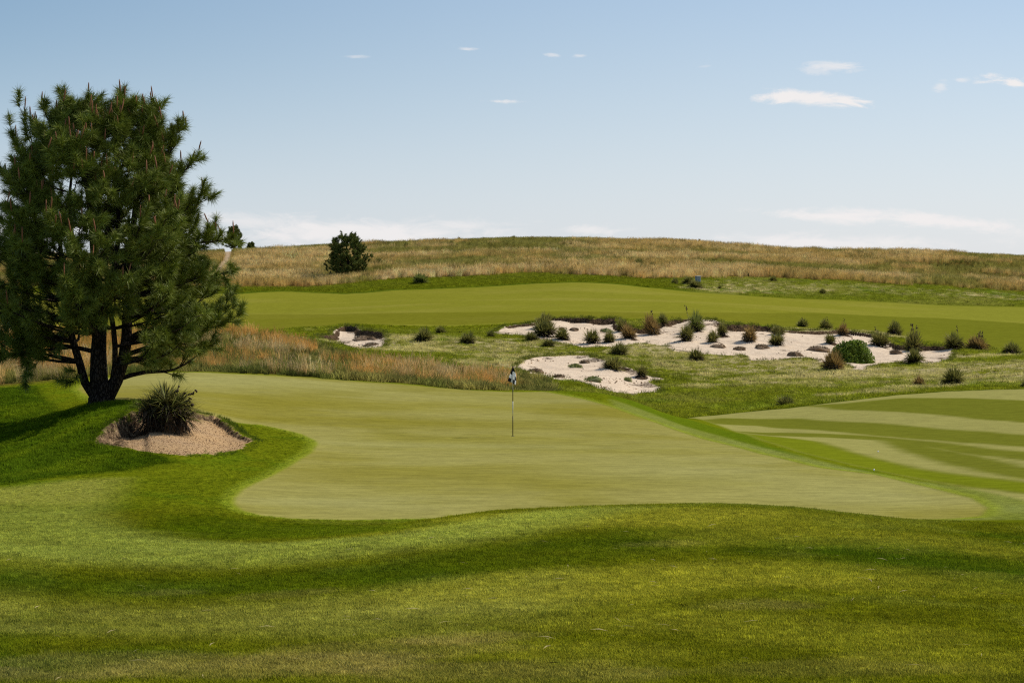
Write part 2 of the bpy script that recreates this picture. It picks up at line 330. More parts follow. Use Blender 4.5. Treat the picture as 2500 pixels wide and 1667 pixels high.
# ------------------------------------------------------------------ plant table (used for humps too): px, base py, width px, height px
YUC = [
    (1032, 834, 46, 32, 'dark spiky yucca alone on rough right of the small left bunker', 0),
    (1076, 816, 28, 18, 'small thin yucca below the fairway edge, up and right of the lone dark yucca', 1),
    (1143, 838, 36, 26, 'brown-tinged yucca on rough midway between small left bunker and wide bunker', 2),
    (1200, 824, 22, 17, 'little yucca just off the left tip of the wide bunker', 1),
    (1325, 802, 46, 32, 'dark upper yucca of the big pair at the left end of wide bunker', 0),
    (1331, 827, 64, 40, 'broad brownish-green yucca in front of the dark one at left end of wide bunker', 3),
    (1299, 833, 28, 19, 'low yucca at the left foot of the broad yucca on wide bunker edge', 2),
    (1338, 846, 36, 17, 'low flat yucca on the grass below the broad yucca of wide bunker', 1),
    (1375, 834, 36, 27, 'round yucca on sand just right of the broad yucca pair', 3),
    (1448, 843, 40, 32, 'yucca on sand mound with dark left side near the lower rim of wide bunker', 2),
    (1486, 838, 34, 25, 'dark yucca in hollow between two yuccas in left half of wide bunker', 0),
    (1519, 806, 30, 30, 'upright yucca at the left end of the grass island on bunker rim', 0),
    (1535, 829, 38, 30, 'tan-topped yucca below the grass island of the wide bunker', 4),
    (1509, 868, 46, 29, 'yucca on the grass strip between the upper and lower bunkers', 3),
    (1494, 904, 50, 28, 'wide low yucca at the upper right rim of the lower bunker', 1),
    (1565, 922, 28, 24, 'dark small yucca at the right corner of the lower bunker', 0),
    (1594, 812, 40, 44, 'tall brown dead-leaved yucca in front of the eroded bank', 4),
    (1619, 793, 26, 25, 'green yucca on the rim just behind the tall brown one', 1),
    (1672, 835, 38, 36, 'stout yucca with long skirt and shadow on open sand', 3),
    (1698, 812, 46, 44, 'tall green leafy yucca beside the stout yucca at top of wide bunker', 5),
    (1741, 838, 30, 26, 'neat green yucca on sand with eroded sand right of it', 1),
    (1764, 821, 26, 28, 'narrow yucca on hump under the dark rim of wide bunker', 0),
    (1700, 879, 40, 28, 'yucca with one seed stalk on grass below the wide bunker middle', 3),
    (1828, 834, 38, 34, 'orange-tinged round yucca in the middle of the wide bunker', 4),
    (1901, 815, 34, 20, 'back yucca of the pair right of the orange-tinged one', 1),
    (1898, 845, 36, 28, 'front yucca of the pair right of the orange-tinged one', 2),
    (1959, 797, 28, 20, 'yucca standing on the fairway edge above the wide bunker', 1),
    (2017, 807, 34, 24, 'leaning yucca with bare seed stalks on the fairway edge', 0),
    (2027, 841, 26, 20, 'small yucca on sand touching the left of the round green shrub', 2),
    (2057, 819, 26, 25, 'brown yucca behind the round green shrub', 4),
    (2036, 904, 52, 46, 'large rusty yucca with deep shadow in front of the round shrub', 4),
    (2147, 842, 46, 34, 'yucca with curly seed heads right of the round green shrub', 2),
    (2182, 819, 38, 34, 'tall yucca with tan skirt on grass above bunker rim right of shrub', 3),
    (2232, 856, 46, 46, 'tall dark yucca on the rim near the right end of wide bunker', 0),
    (2228, 889, 48, 32, 'bright green yucca on the lower rim near the right end of bunker', 1),
    (2334, 856, 54, 36, 'left yucca of the pair at the right tip of the wide bunker', 0),
    (2387, 853, 54, 34, 'pinkish-brown right yucca of the pair at the right tip of wide bunker', 4),
    (2468, 866, 48, 30, 'dark round yucca on the grass near the right frame edge', 3),
    (2325, 943, 62, 46, 'largest dark yucca above the striped fairway on the right', 0),
    (2243, 943, 32, 24, 'small brown yucca with sand patch left of the largest dark one', 4),
    (2500, 949, 26, 20, 'yucca cut off by right frame edge above the striped fairway', 0),
    (1919, 994, 48, 28, 'dark yucca beside the thin shadow line at the striped fairway top', 0),
    (1026, 692, 42, 26, 'solitary grey-green yucca on green slope behind the far fairway', 5),
    (1647, 693, 20, 17, 'leftmost yucca of the group by the pale box', 1),
    (1679, 693, 38, 22, 'dark yucca directly left of the pale box', 0),
    (1697, 703, 46, 22, 'widest yucca in front of the pale box', 0),
    (1757, 705, 13, 10, 'tiny yucca right of the pale box group', 1),
    (1821, 676, 22, 14, 'yucca at the straw grass edge, left of the two others there', 0),
    (1888, 688, 24, 15, 'lower yucca of the three near the straw grass edge', 0),
    (1920, 679, 27, 15, 'rightmost yucca of the three near the straw grass edge', 0),
    (2008, 718, 20, 14, 'lonely small yucca on pale rough right of the three', 0),
    (925, 593, 19, 10, 'yucca on the skyline just right of the round pine', 0),
    (986, 591, 13, 9, 'small yucca on the skyline, second from the round pine', 0),
    (991, 602, 20, 11, 'dark yucca just under the skyline second from the pine', 3),
    (1095, 592, 11, 9, 'small yucca on the skyline at left of the close group of four', 0),
    (1122, 592, 17, 11, 'spiky yucca on the skyline at top of the close group of four', 4),
    (1102, 600, 14, 11, 'dark yucca below the skyline in the close group of four', 0),
    (1131, 599, 13, 9, 'rightmost low yucca of the close group of four', 0),
    (1181, 592, 9, 8, 'yucca with single stalk on the skyline right of the group of four', 0),
    (1253, 587, 17, 9, 'spiky yucca on the highest part of the skyline', 1),
    (1299, 586, 22, 8, 'wide low yucca on the skyline right of the spiky one', 4),
    (1588, 603, 11, 10, 'small dark yucca on the upper hill right of centre', 0),
    (922, 656, 24, 20, 'dark bush-like yucca in straw grass right of the round pine', 2),
    (1558, 657, 26, 19, 'green and brown yucca in straw above the pale box group, left one', 2),
    (1593, 658, 16, 12, 'small yucca in straw beside the green and brown one', 3),
    (916, 888, 18, 20, 'green spiky young yucca rising from the straw behind the putting green', 5),
    (577, 664, 30, 10, 'low dark yucca at the hill foot beside the sand track', 0),
]
yx = []
for q in YUC:
    x, y = ground_point(q[0], max(q[1] - 1, 589.5) if q[1] > 610 else q[1])
    if q[1] < 610:      # skyline: stand on the crest itself
        ys = np.linspace(250, 360, 500); xs = (q[0] - CX) / F * ys; gp = HY - F * base_h(xs, ys) / ys
        kk = np.argmin(gp) if q[1] < 597 else np.argmax(gp < q[1] + 1)
        x, y = float(xs[kk]), float(ys[kk]) - 1.0
    yx.append((x, y))

# ------------------------------------------------------------------ full terrain height and colours
def zones(X, Y):
    z = {}
    z['green'] = sdist(X, Y, P_green); z['fair'] = sdist(X, Y, P_fair); z['rfair'] = sdist(X, Y, P_rfair)
    z['knoll'] = sdist(X, Y, P_knoll, 8); z['straw'] = sdist(X, Y, P_straw, 8)
    z['bunk'] = np.full(X.shape, -6.0); z['back'] = np.full(X.shape, 20.0)
    z['which'] = np.full(X.shape, -1)
    for k, b in enumerate(BUNK):
        d = sdist(X, Y, b[0], 6.0)
        if k in (1, 2): d = d + 0.75 * fbm(X, Y, 2.2, 4, 151) * sstep(3.0, 0.5, np.abs(d))
        if k == 0: d = d + 0.13 * fbm(X, Y, 0.7, 4, 152)
        z['which'] = np.where(d > z['bunk'], k, z['which'])
        z['bunk'] = np.maximum(z['bunk'], d)
        z['b%d' % k] = d
    return z


def height(X, Y, z):
    h = base_h(X, Y)
    px = CX + F * X / np.maximum(Y, 9)
    mown = np.maximum(np.maximum(sstep(-0.4, 0.4, z['green']), sstep(-0.5, 0.5, z['fair'])), sstep(-0.5, 0.5, z['rfair']))
    far = sstep(75, 110, Y)
    hill = sstep(-2, 6, z['straw'])
    # soft swell of the green and fairways
    h = h + 0.035 * fbm(X, Y, 9, 3, 11) * sstep(30, 60, Y) + 0.10 * fbm(X, Y, 11, 2, 13) * sstep(-0.5, 4, z['green']) + 0.10 * fbm(X, Y, 12, 2, 14) * sstep(-0.5, 4, z['rfair']) + 0.25 * fbm(X, Y, 26, 2, 15) * sstep(-0.5, 6, z['fair'])
    rough = (1 - mown)
    h = h + rough * (0.012 * fbm(X, Y, 1.6, 3, 21) + far * 0.10 * fbm(X, Y, 2.6, 4, 31) * sstep(160, 150, Y))
    h = h + rough * far * sstep(160, 235, Y) * 0.10 * fbm(X, Y, 5, 3, 33)
    h = h + hill * (0.35 * fbm(X, Y, 14, 4, 41) + 0.10 * fbm(X, Y, 2.5, 3, 43))
    # knoll of long grass behind the green
    h = h + sstep(0, 3, z['knoll']) * 0.16 * fbm(X, Y, 2.2, 4, 51)
    # bunkers
    for k, (P, dep, Lf, ww, fd) in enumerate(BUNK):
        d = z['b%d' % k]
        n = len(P); ar = 0.5 * np.sum(P[:, 0] * np.roll(P[:, 1], -1) - np.roll(P[:, 0], -1) * P[:, 1])
        E = np.roll(P, -1, 0) - P
        nrm = np.stack([E[:, 1], -E[:, 0]], 1) * np.sign(ar)
        nrm /= np.linalg.norm(nrm, axis=1)[:, None]
        back = nrm[:, 1] > 0.25
        if k == 0: back = back | ((nrm[:, 0] < 0) & (nrm[:, 1] > -0.35))
        db = sdist(X, Y, P, 6.0, edges=back)
        wob = d + 0.18 * fbm(X, Y, 0.9, 3, 61 + k) * min(1, ww * 1.6)
        ins = sstep(0, ww, wob)
        dd = dep * (0.85 + 0.45 * fbm(X, Y, 2.5, 3, 71 + k))
        if k in DEPTH_AT: dd = dd * np.interp(px, *DEPTH_AT[k])
        h = h - ins * dd * np.exp(-np.maximum(db, 0) / Lf) - sstep(0, 1.5, d) * fd
        if k == 0:     # crumbling bank on the left of the near bunker
            bank = np.exp(-np.maximum(db, 0) / 0.55) * sstep(370, 340, px) * sstep(225, 260, px) * sstep(-0.15, 0.1, d)
            h = h + bank * (0.18 * fbm(X, Y, 0.55, 4, 301)); z['bank'] = bank
        # raised turf rim behind the bunker
        h = h + (1 - ins) * 0.10 * np.exp(-np.maximum(db, 0) / 0.8) * sstep(-3, -0.0, d) * (k != 2)
        h = h + ins * 0.08 * fbm(X, Y, 1.5, 4, 81 + k) * (1 if k != 0 else 0.2)
    # humps under the yuccas standing in sand
    for q, (x0, y0) in zip(YUC, yx):
        if y0 < 160 and y0 > 90:
            r = q[2] * y0 / F * 0.62
            near = np.nonzero((np.abs(X - x0) < 3) & (np.abs(Y - y0) < 3))[0]
            if len(near):
                g = np.exp(-((X[near] - x0) ** 2 + (Y[near] - y0) ** 2) / (2 * (r * 0.8) ** 2))
                h[near] += 0.22 * g * sstep(-1, 0.5, z['bunk'][near])
    # blow-outs on the right of the hill
    for (bx, by, rx, dep) in HOLES:
        g = ((X - bx) / rx) ** 2 + ((Y - by) / (rx * 0.6)) ** 2 + 0.5 * fbm(X, Y, 3, 3, 91)
        h = h - dep * sstep(1.0, 0.75, g)
    return h


HOLES = []
for (px, py, r, d) in ((1895, 656, 4.0, 0.5), (1950, 661, 4.5, 0.5), (2225, 643, 5, 0.6), (2275, 646, 6, 0.6), (2330, 655, 5, 0.5), (2400, 668, 7, 0.7), (2460, 678, 5, 0.6), (2110, 640, 4, 0.4), (742, 690, 4, 0.3), (690, 640, 6, 0.4)):
    hx, hy = ground_point(px, py); HOLES.append((hx, hy, r, d))


def blend(col, m, c):
    c = np.asarray(c); c = c[None, :] if c.ndim == 1 else c
    return col * (1 - m[:, None]) + c * m[:, None]


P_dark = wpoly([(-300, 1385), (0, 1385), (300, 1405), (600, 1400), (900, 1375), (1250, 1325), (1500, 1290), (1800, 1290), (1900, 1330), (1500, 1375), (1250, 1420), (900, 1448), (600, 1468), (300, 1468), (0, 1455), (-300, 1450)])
DRY = [(ground_point(px, py), r, a) for px, py, r, a in ((1155, 1562, 0.45, 0.7), (1000, 1590, 0.7, 0.45), (60, 1655, 0.6, 0.7), (300, 1620, 0.8, 0.5), (600, 1635, 0.9, 0.45), (850, 1620, 0.6, 0.4), (1230, 1650, 0.8, 0.5), (1830, 1480, 0.5, 0.5), (1600, 1330, 0.4, 0.3), (700, 1455, 0.4, 0.3), (410, 1450, 0.35, 0.35), (2050, 1640, 0.6, 0.3))]
OL = alb(136, 128, 44); PA = alb(166, 161, 98)
GTONE = [(ground_point(px, py), rx_, ry_, a, c) for px, py, rx_, ry_, a, c in (
    (1050, 1035, 5.5, 2.2, 0.75, OL), (1450, 1010, 3.0, 3.0, 0.6, OL), (700, 985, 4.0, 4.0, 0.45, OL), (1000, 1160, 4.5, 2.0, 0.65, OL), (1500, 1180, 3.5, 1.6, 0.4, OL),
    (1150, 1085, 7.0, 1.3, 0.6, PA), (560, 930, 5.0, 3.5, 0.7, PA), (1750, 1150, 3.5, 3.5, 0.6, PA), (2150, 1210, 3.0, 2.5, 0.7, PA), (800, 1225, 3.0, 1.4, 0.7, PA), (1250, 970, 4.0, 3.0, 0.3, PA))]
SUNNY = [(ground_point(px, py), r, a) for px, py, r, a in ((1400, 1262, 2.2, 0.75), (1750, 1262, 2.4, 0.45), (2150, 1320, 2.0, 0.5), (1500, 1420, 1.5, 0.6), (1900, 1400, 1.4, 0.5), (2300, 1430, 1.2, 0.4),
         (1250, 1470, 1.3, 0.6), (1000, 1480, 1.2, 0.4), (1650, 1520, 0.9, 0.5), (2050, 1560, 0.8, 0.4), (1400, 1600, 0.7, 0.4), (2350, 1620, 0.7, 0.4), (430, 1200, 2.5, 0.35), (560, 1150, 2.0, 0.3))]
SANDY = [(ground_point(px, py), r, a) for px, py, r, a in (
    (1615, 848, 3.2, 0.95), (1600, 862, 3, 0.6), (1700, 880, 5, 0.35), (1780, 885, 5, 0.45), (1850, 900, 6, 0.5), (1980, 895, 5, 0.7), (2080, 915, 5, 0.75), (2180, 910, 6, 0.85), (2290, 905, 6, 1.0),
    (2370, 900, 5, 0.9), (2430, 910, 6, 0.75), (2340, 870, 3, 0.8), (2480, 920, 5, 0.5), (2070, 812, 3, 0.9), (2110, 815, 3, 0.8), (1240, 845, 6, 0.35), (1120, 850, 7, 0.4), (990, 850, 7, 0.45), (1290, 870, 4, 0.6),
    (1270, 895, 3, 0.9), (1330, 862, 3, 0.5), (930, 830, 4, 0.6), (1780, 840, 2.5, 0.3), (2255, 947, 1.6, 1.0), (2140, 957, 2.0, 0.8), (1880, 702, 12, 0.2), (1780, 708, 6, 0.25), (2080, 700, 10, 0.16), (2200, 712, 10, 0.16),
    (560, 690, 8, 0.3), (2420, 722, 10, 0.2), (1850, 880, 4, 0.5), (2000, 930, 7, 0.35), (1840, 940, 6, 0.25))]


def colours(X, Y, z, h):
    n = len(X)
    col = np.tile(alb(106, 108, 15), (n, 1))
    big = fbm(X, Y, 5.0, 4, 101); mid = fbm(X, Y, 1.3, 4, 103); fine = fbm(X, Y, 0.35, 3, 105)
    # foreground turf: greener and drier drifts, then bands with shade and sunlight painted in
    col = blend(col, sstep(0.0, 0.5, big) * 0.8, alb(62, 86, 8))
    col = blend(col, sstep(0.05, 0.55, mid + 0.3 * fbm(X, Y, 9, 2, 107)) * 0.7, alb(128, 130, 40))
    dry = sstep(0.32, 0.62, fbm(X, Y, 1.6, 4, 109) + 0.25 * fine + 0.35 * sstep(20, 15, Y) - 0.05)
    col = blend(col, dry * 0.14 * sstep(30, 18, Y), alb(140, 124, 66))
    col = blend(col, sstep(-0.6, 1.0, sdist(X, Y, P_dark)) * (0.6 + 0.35 * mid), alb(62, 84, 6))  # darker turf, with shade of slopes facing the viewer put into the colour
    for (ddx, ddy), rr_, aa_ in SUNNY: col = blend(col, aa_ * sstep(1.3, 0.1, ((X - ddx) / (rr_ * 1.6)) ** 2 + ((Y - ddy) / rr_) ** 2 + 0.8 * mid + 0.3 * big), alb(146, 142, 42))  # sunlit look of the mound crest, painted as yellow-olive patches
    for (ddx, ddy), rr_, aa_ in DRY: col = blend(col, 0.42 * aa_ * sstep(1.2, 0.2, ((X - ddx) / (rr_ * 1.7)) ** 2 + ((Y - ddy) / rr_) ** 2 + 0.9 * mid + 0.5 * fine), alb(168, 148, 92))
    col = blend(col, sstep(-0.5, 0.9, sdist(X, Y, P_light1)) * (0.8 + 0.2 * mid), alb(142, 147, 62))  # paler mown turf, with the lit look of the flats painted in
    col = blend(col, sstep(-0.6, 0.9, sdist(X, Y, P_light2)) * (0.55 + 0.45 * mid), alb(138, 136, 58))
    # fringe between
    fr = sstep(38, 42, Y) * sstep(90, 80, Y)
    col = blend(col, fr, alb(112, 120, 18))
    col = blend(col, fr * sstep(0.1, 0.5, mid) * 0.4, alb(88, 116, 18))
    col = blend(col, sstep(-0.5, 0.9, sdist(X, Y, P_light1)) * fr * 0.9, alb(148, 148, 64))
    # rough ground beyond the green
    r1 = sstep(84, 92, Y + 6 * sstep(1600, 1500, CX + F * X / np.maximum(Y, 9)) - 6)
    col = blend(col, r1, alb(108, 114, 28))
    pat = fbm(X, Y, 7, 4, 111)
    col = blend(col, r1 * sstep(-0.1, 0.5, pat) * 0.45, alb(140, 134, 66))
    col = blend(col, r1 * sstep(0.15, 0.6, fbm(X, Y, 0.9, 3, 113)) * 0.30 * sstep(180, 150, Y), alb(172, 158, 100))
    col = blend(col, r1 * sstep(0.2, 0.5, fbm(X, Y, 4, 3, 115)) * 0.5, alb(96, 118, 30))
    # strip of mown rough round the far fairway
    m = sstep(-9, -5, z['fair']) * sstep(200, 204, Y) * sstep(-2, 0, -z['straw'])
    P = CX + F * X / np.maximum(Y, 9)
    col = blend(col, m * sstep(1750, 1600, P), alb(98, 104, 18))
    col = blend(col, sstep(-4.0, -1.5, z['fair']) * sstep(160, 156, Y) * (P > 850) * (P < 1330), alb(106, 112, 12))
    # sand showing through
    sandy = np.zeros(n)
    for (sx, sy), r, a in SANDY:
        sandy = np.maximum(sandy, a * np.exp(-(((X - sx) / (r * 1.25)) ** 2 + ((Y - sy) / r) ** 2)))
    sp = sstep(0.12, 0.55, sandy * 1.2 + 0.6 * fbm(X, Y, 0.8, 4, 117))
    sp = sp * sstep(0.08, 0.2, sandy)
    col = blend(col, sp * 0.7, alb(196, 178, 132))
    # lush areas
    col = blend(col, sstep(-0.5, 0.3, sdist(X, Y, P_lush)) * 0.95, alb(68, 88, 10))
    lm = sstep(-0.5, 0.3, sdist(X, Y, P_lush))
    col = blend(col, lm * sstep(-0.1, 0.5, fbm(X, Y, 1.5, 4, 119)) * 0.55, alb(100, 114, 16))
    col = blend(col, sstep(-0.6, 0.8, sdist(X, Y, P_lush2)) * 0.8, alb(84, 98, 6))
    col = blend(col, sstep(-0.25, 0.25, sdist(X, Y, P_pale)) * (0.6 + 0.35 * mid), alb(142, 148, 76))
    col = blend(col, sstep(-0.25, 0.25, sdist(X, Y, P_ridge)) * 0.8, alb(92, 112, 18))
    # right fairway with mowing stripes
    rf = sstep(-0.15, 0.25, z['rfair'])
    light = alb(156, 151, 84)
    st = np.zeros(n)
    wb = 0.15 + 0.22 * fbm(X, Y, 1.0, 4, 141)
    for p in STR: st = np.maximum(st, sstep(-0.35, 0.45, sdist(X, Y, p) + wb))
    col = blend(col, rf, light)
    col = blend(col, rf * st * 0.85, alb(104, 109, 18)); col = blend(col, rf * sstep(-0.35, 0.45, sdist(X, Y, STR[4])) * 0.6, alb(120, 132, 14))
    col = blend(col, sstep(-0.5, -0.1, z['rfair']) * sstep(0.05, -0.1, z['rfair']) * sstep(80, 88, Y), alb(60, 78, 12))  # thin edge shadow along the fairway top, painted into the turf
    # green
    gm = sstep(-0.10, 0.10, z['green'])
    gcol = np.tile(alb(156, 149, 80), (n, 1))
    # streaks across the view
    s1 = fbm(X * 0.6 + 2 * fbm(X, Y, 14, 2, 125), Y, 2.2, 4, 121); s2 = fbm(X * 0.5 + 0.5 * fbm(X, Y, 9, 2, 126), Y, 6, 4, 123)
    gcol = blend(gcol, sstep(-0.1, 0.6, s1) * 0.70, alb(138, 131, 50))
    gcol = blend(gcol, sstep(0.0, 0.55, s2) * 0.65, alb(142, 134, 50))
    gcol = blend(gcol, sstep(0.0, 0.6, -s1) * 0.45, alb(164, 157, 90))
    for (gx, gy), rx_, ry_, aa_, cc_ in GTONE:  # olive and pale tones painting in the shading of the green's swells
        gcol = blend(gcol, aa_ * np.exp(-((X - gx) / rx_ + 0.4 * s1) ** 2 - ((Y - gy) / ry_ + 0.35 * s2) ** 2), cc_)
    col = blend(col, gm, gcol)
    edge = sstep(-0.45, -0.12, z['green']) * sstep(0.08, -0.08, z['green'])
    col = blend(col, edge * 0.55, alb(150, 160, 50))
    # far fairway
    fm = sstep(-0.2, 0.3, z['fair'])
    fcol = np.tile(alb(134, 133, 42), (n, 1))
    fcol = blend(fcol, sstep(-0.2, 0.5, fbm(X * 0.4, Y, 5, 4, 127)) * 0.5, alb(152, 145, 62))
    fcol = blend(fcol, sstep(1900, 2400, P) * 0.4, alb(140, 142, 52))
    fcol = blend(fcol, sstep(-0.4, 0.6, sdist(X, Y, P_band)) * 0.7, alb(116, 115, 30))
    fcol = blend(fcol, sstep(-0.4, 0.6, sdist(X, Y, P_band)) * sstep(1750, 2100, P) * 0.5, alb(108, 114, 30))
    col = blend(col, fm, fcol)
    col = blend(col, sstep(-1.6, -0.5, z['fair']) * sstep(0.1, -0.3, z['fair']) * sstep(195, 200, Y) * sstep(1800, 1650, P), alb(80, 98, 22))
    # hill ground beneath the long grass
    hm = sstep(-1.0, 1.5, z['straw'] + 1.2 * fbm(X, Y, 3, 3, 131))
    col = blend(col, hm, alb(124, 104, 48))
    km = sstep(-0.4, 0.6, z['knoll'])
    col = blend(col, km, alb(110, 96, 44))
    for (bx, by, r, d) in HOLES:
        g = ((X - bx) / r) ** 2 + ((Y - by) / (r * 0.6)) ** 2 + 0.5 * fbm(X, Y, 3, 3, 91)
        col = blend(col, sstep(1.15, 0.8, g) * 0.8, alb(74, 78, 34))
    pm = sstep(-0.6, 0.6, sdist(X, Y, P_path))
    col = blend(col, pm, alb(196, 170, 138))
    return np.clip(col, 0.002, 1), sandy, st


# grid: columns fan out with distance
S = np.concatenate([np.linspace(-1.3, -0.30, 14)[:-1], np.linspace(-0.285, 0.285, 620), np.linspace(0.30, 1.3, 14)[1:]])
YR = np.concatenate([np.linspace(-18, 13, 14), np.linspace(13.5, 45, 210), np.linspace(45.15, 48, 16), np.linspace(48.1, 63, 140), np.linspace(63.2, 115, 175), np.linspace(115.15, 160, 285), np.linspace(160.6, 240, 120), np.linspace(241, 352, 110), np.linspace(354, 460, 16), np.linspace(500, 4000, 24)])
nc, nr = len(S), len(YR)
GX = (S[None, :] * (YR[:, None] + 26)).ravel(); GY = np.repeat(YR, nc)
Z = zones(GX, GY)
GZ = height(GX, GY, Z)
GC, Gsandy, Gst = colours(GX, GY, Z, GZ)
# slope steepness -> bare soil in bunker walls
H2 = GZ.reshape(nr, nc); X2 = GX.reshape(nr, nc); Y2 = GY.reshape(nr, nc)
ex = np.stack(np.broadcast_arrays(np.gradient(X2, axis=1), 0 * X2, np.gradient(H2, axis=1)), -1)
ey = np.stack([np.gradient(X2, axis=0), np.gradient(Y2, axis=0), np.gradient(H2, axis=0)], -1)
NRM = np.cross(ex, ey); NRM /= np.linalg.norm(NRM, axis=-1, keepdims=True)
NRM = NRM.reshape(-1, 3)
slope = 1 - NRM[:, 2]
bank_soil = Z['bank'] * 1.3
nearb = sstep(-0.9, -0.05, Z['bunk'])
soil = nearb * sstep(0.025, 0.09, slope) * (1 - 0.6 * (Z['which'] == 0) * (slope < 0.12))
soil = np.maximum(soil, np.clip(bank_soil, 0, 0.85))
soil = np.maximum(soil, 0.5 * sstep(0.34, 0.6, fbm(GX, GY, 1.7, 4, 401) + 0.25 * sstep(2.2, 0.3, Z['bunk'])) * (GY > 100))
for q, (x0, y0) in zip(YUC, yx):
    if 90 < y0 < 160:
        r = q[2] * y0 / F * 0.55
        soil = np.maximum(soil, 0.8 * np.exp(-(((GX - x0) / r) ** 2 + ((GY - y0) / r) ** 2) ** 1.5) * sstep(-0.5, 0.5, Z['bunk']))


def ground_z(x, y):
    """height of the built surface"""
    x = np.atleast_1d(np.asarray(x, float)); y = np.atleast_1d(np.asarray(y, float))
    j = np.clip(np.searchsorted(YR, y) - 1, 0, nr - 2); tj = (y - YR[j]) / (YR[j + 1] - YR[j])
    s = x / (y + 26)
    i = np.clip(np.searchsorted(S, s) - 1, 0, nc - 2); ti = (s - S[i]) / (S[i + 1] - S[i])
    return (H2[j, i] * (1 - ti) + H2[j, i + 1] * ti) * (1 - tj) + (H2[j + 1, i] * (1 - ti) + H2[j + 1, i + 1] * ti) * tj


def lookup(arr, x, y):
    j = np.clip(np.searchsorted(YR, y) - 1, 0, nr - 2); j = j + ((y - YR[j]) / (YR[j + 1] - YR[j]) > 0.5)
    s = x / (y + 26); i = np.clip(np.searchsorted(S, s) - 1, 0, nc - 2); i = i + ((s - S[i]) / (S[i + 1] - S[i]) > 0.5)
    return arr[j * nc + i]


# ------------------------------------------------------------------ materials
def mat(name):
    m = bpy.data.materials.new(name); m.use_nodes = True; m.node_tree.nodes.clear(); return m, NT(m.node_tree)


def finish(t, col, rough=0.8, bump=None, trans=0.0, spec=0.3, strength=0.4, dist=0.02, metal=0.0, sheen=0.0):
    b = t.n('ShaderNodeBsdfPrincipled'); o = t.n('ShaderNodeOutputMaterial')
    t.set(b.inputs['Base Color'], col if not (isinstance(col, tuple) and len(col) == 3) else (*col, 1))
    t.set(b.inputs['Roughness'], rough); b.inputs['Metallic'].default_value = metal
    b.inputs['Specular IOR Level'].default_value = spec
    if bump is not None:
        bn = t.n('ShaderNodeBump'); bn.inputs['Strength'].default_value = strength; bn.inputs['Distance'].default_value = dist
        t.l(bump, bn.inputs['Height']); t.l(bn.outputs[0], b.inputs['Normal'])
    sh = b.outputs[0]
    if trans > 0:
        tr = t.n('ShaderNodeBsdfTranslucent'); t.set(tr.inputs['Color'], col if not isinstance(col, tuple) else (*col, 1))
        mx = t.n('ShaderNodeMixShader'); mx.inputs[0].default_value = trans
        t.l(sh, mx.inputs[1]); t.l(tr.outputs[0], mx.inputs[2]); sh = mx.outputs[0]
    t.l(sh, o.inputs[0])


M = {}
m, t = mat('turf_and_sand'); M['ground'] = m
pos = t.n('ShaderNodeNewGeometry').outputs['Position']
za = t.n('ShaderNodeAttribute', attribute_name='zone').outputs['Color']
bd = t.n('ShaderNodeAttribute', attribute_name='bunker_edge').outputs['Fac']
so = t.n('ShaderNodeAttribute', attribute_name='soil').outputs['Fac']
nearf = t.n('ShaderNodeAttribute', attribute_name='near_sand').outputs['Fac']
smooth = t.n('ShaderNodeAttribute', attribute_name='smooth_turf').outputs['Fac']
n1 = t.noise(pos, 45.0, 3, 0.7); n2 = t.noise(pos, 9.0, 4, 0.65); n3 = t.noise(pos, 1.6, 4, 0.6)
# streak noise: blades combed across the view
mp = t.n('ShaderNodeMapping'); mp.inputs['Scale'].default_value = (0.45, 1.6, 1.0); t.l(pos, mp.inputs[0])
n4 = t.ramp(t.noise(mp.outputs[0], 2.2, 8, 0.82), 0.33, 0.67); n1c = t.ramp(n1, 0.3, 0.7); n2c = t.ramp(t.noise(pos, 4.0, 7, 0.8), 0.32, 0.68)
rgh = t.math('SUBTRACT', 1.0, smooth)
f = t.math('ADD', 0.52, t.math('MULTIPLY', n1c, 0.34)); f = t.math('ADD', f, t.math('MULTIPLY', n2c, 0.48)); f = t.math('ADD', f, t.math('MULTIPLY', n3, 0.14))
f2 = t.math('ADD', 0.73, t.math('MULTIPLY', n4, 0.36)); f2 = t.math('ADD', t.math('SUBTRACT', f2, 0.08), t.math('MULTIPLY', n1c, 0.16)); f2 = t.math('ADD', f2, t.math('MULTIPLY', n2c, 0.14)); f2 = t.math('ADD', f2, t.math('MULTIPLY', n2, 0.04))
fac = t.math('ADD', t.math('MULTIPLY', f, rgh), t.math('MULTIPLY', f2, smooth))
grey = t.n('ShaderNodeCombineXYZ')
for i in range(3): t.l(fac, grey.inputs[i])
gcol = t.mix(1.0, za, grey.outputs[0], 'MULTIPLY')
# sand
s1 = t.noise(pos, 30.0, 4, 0.75); s2 = t.noise(pos, 5.0, 5, 0.6); s3 = t.noise(pos, 0.8, 3, 0.5)
sand = t.mix(t.ramp(s2, 0.35, 0.7), (0.64, 0.50, 0.355), (0.75, 0.605, 0.445))
sand = t.mix(t.math('MULTIPLY', t.ramp(s3, 0.45, 0.7), 0.35), sand, (0.44, 0.33, 0.235))
sand2 = t.mix(t.ramp(t.noise(pos, 48.0, 4, 0.8), 0.34, 0.60), (0.35, 0.222, 0.108), (0.52, 0.345, 0.18))
sand2 = t.mix(t.math('MULTIPLY', t.ramp(s3, 0.4, 0.7), 0.4), sand2, (0.36, 0.245, 0.15))
sand = t.mix(nearf, sand, sand2)
speck = t.ramp(t.noise(pos, 14.0, 3, 0.6), 0.66, 0.74)
sand = t.mix(t.math('MULTIPLY', speck, 0.3), sand, (0.10, 0.07, 0.045))
so_n = t.ramp(t.math('ADD', so, t.math('MULTIPLY', t.math('SUBTRACT', t.noise(pos, 6.0, 5, 0.7), 0.5), 1.3)), 0.30, 0.62)
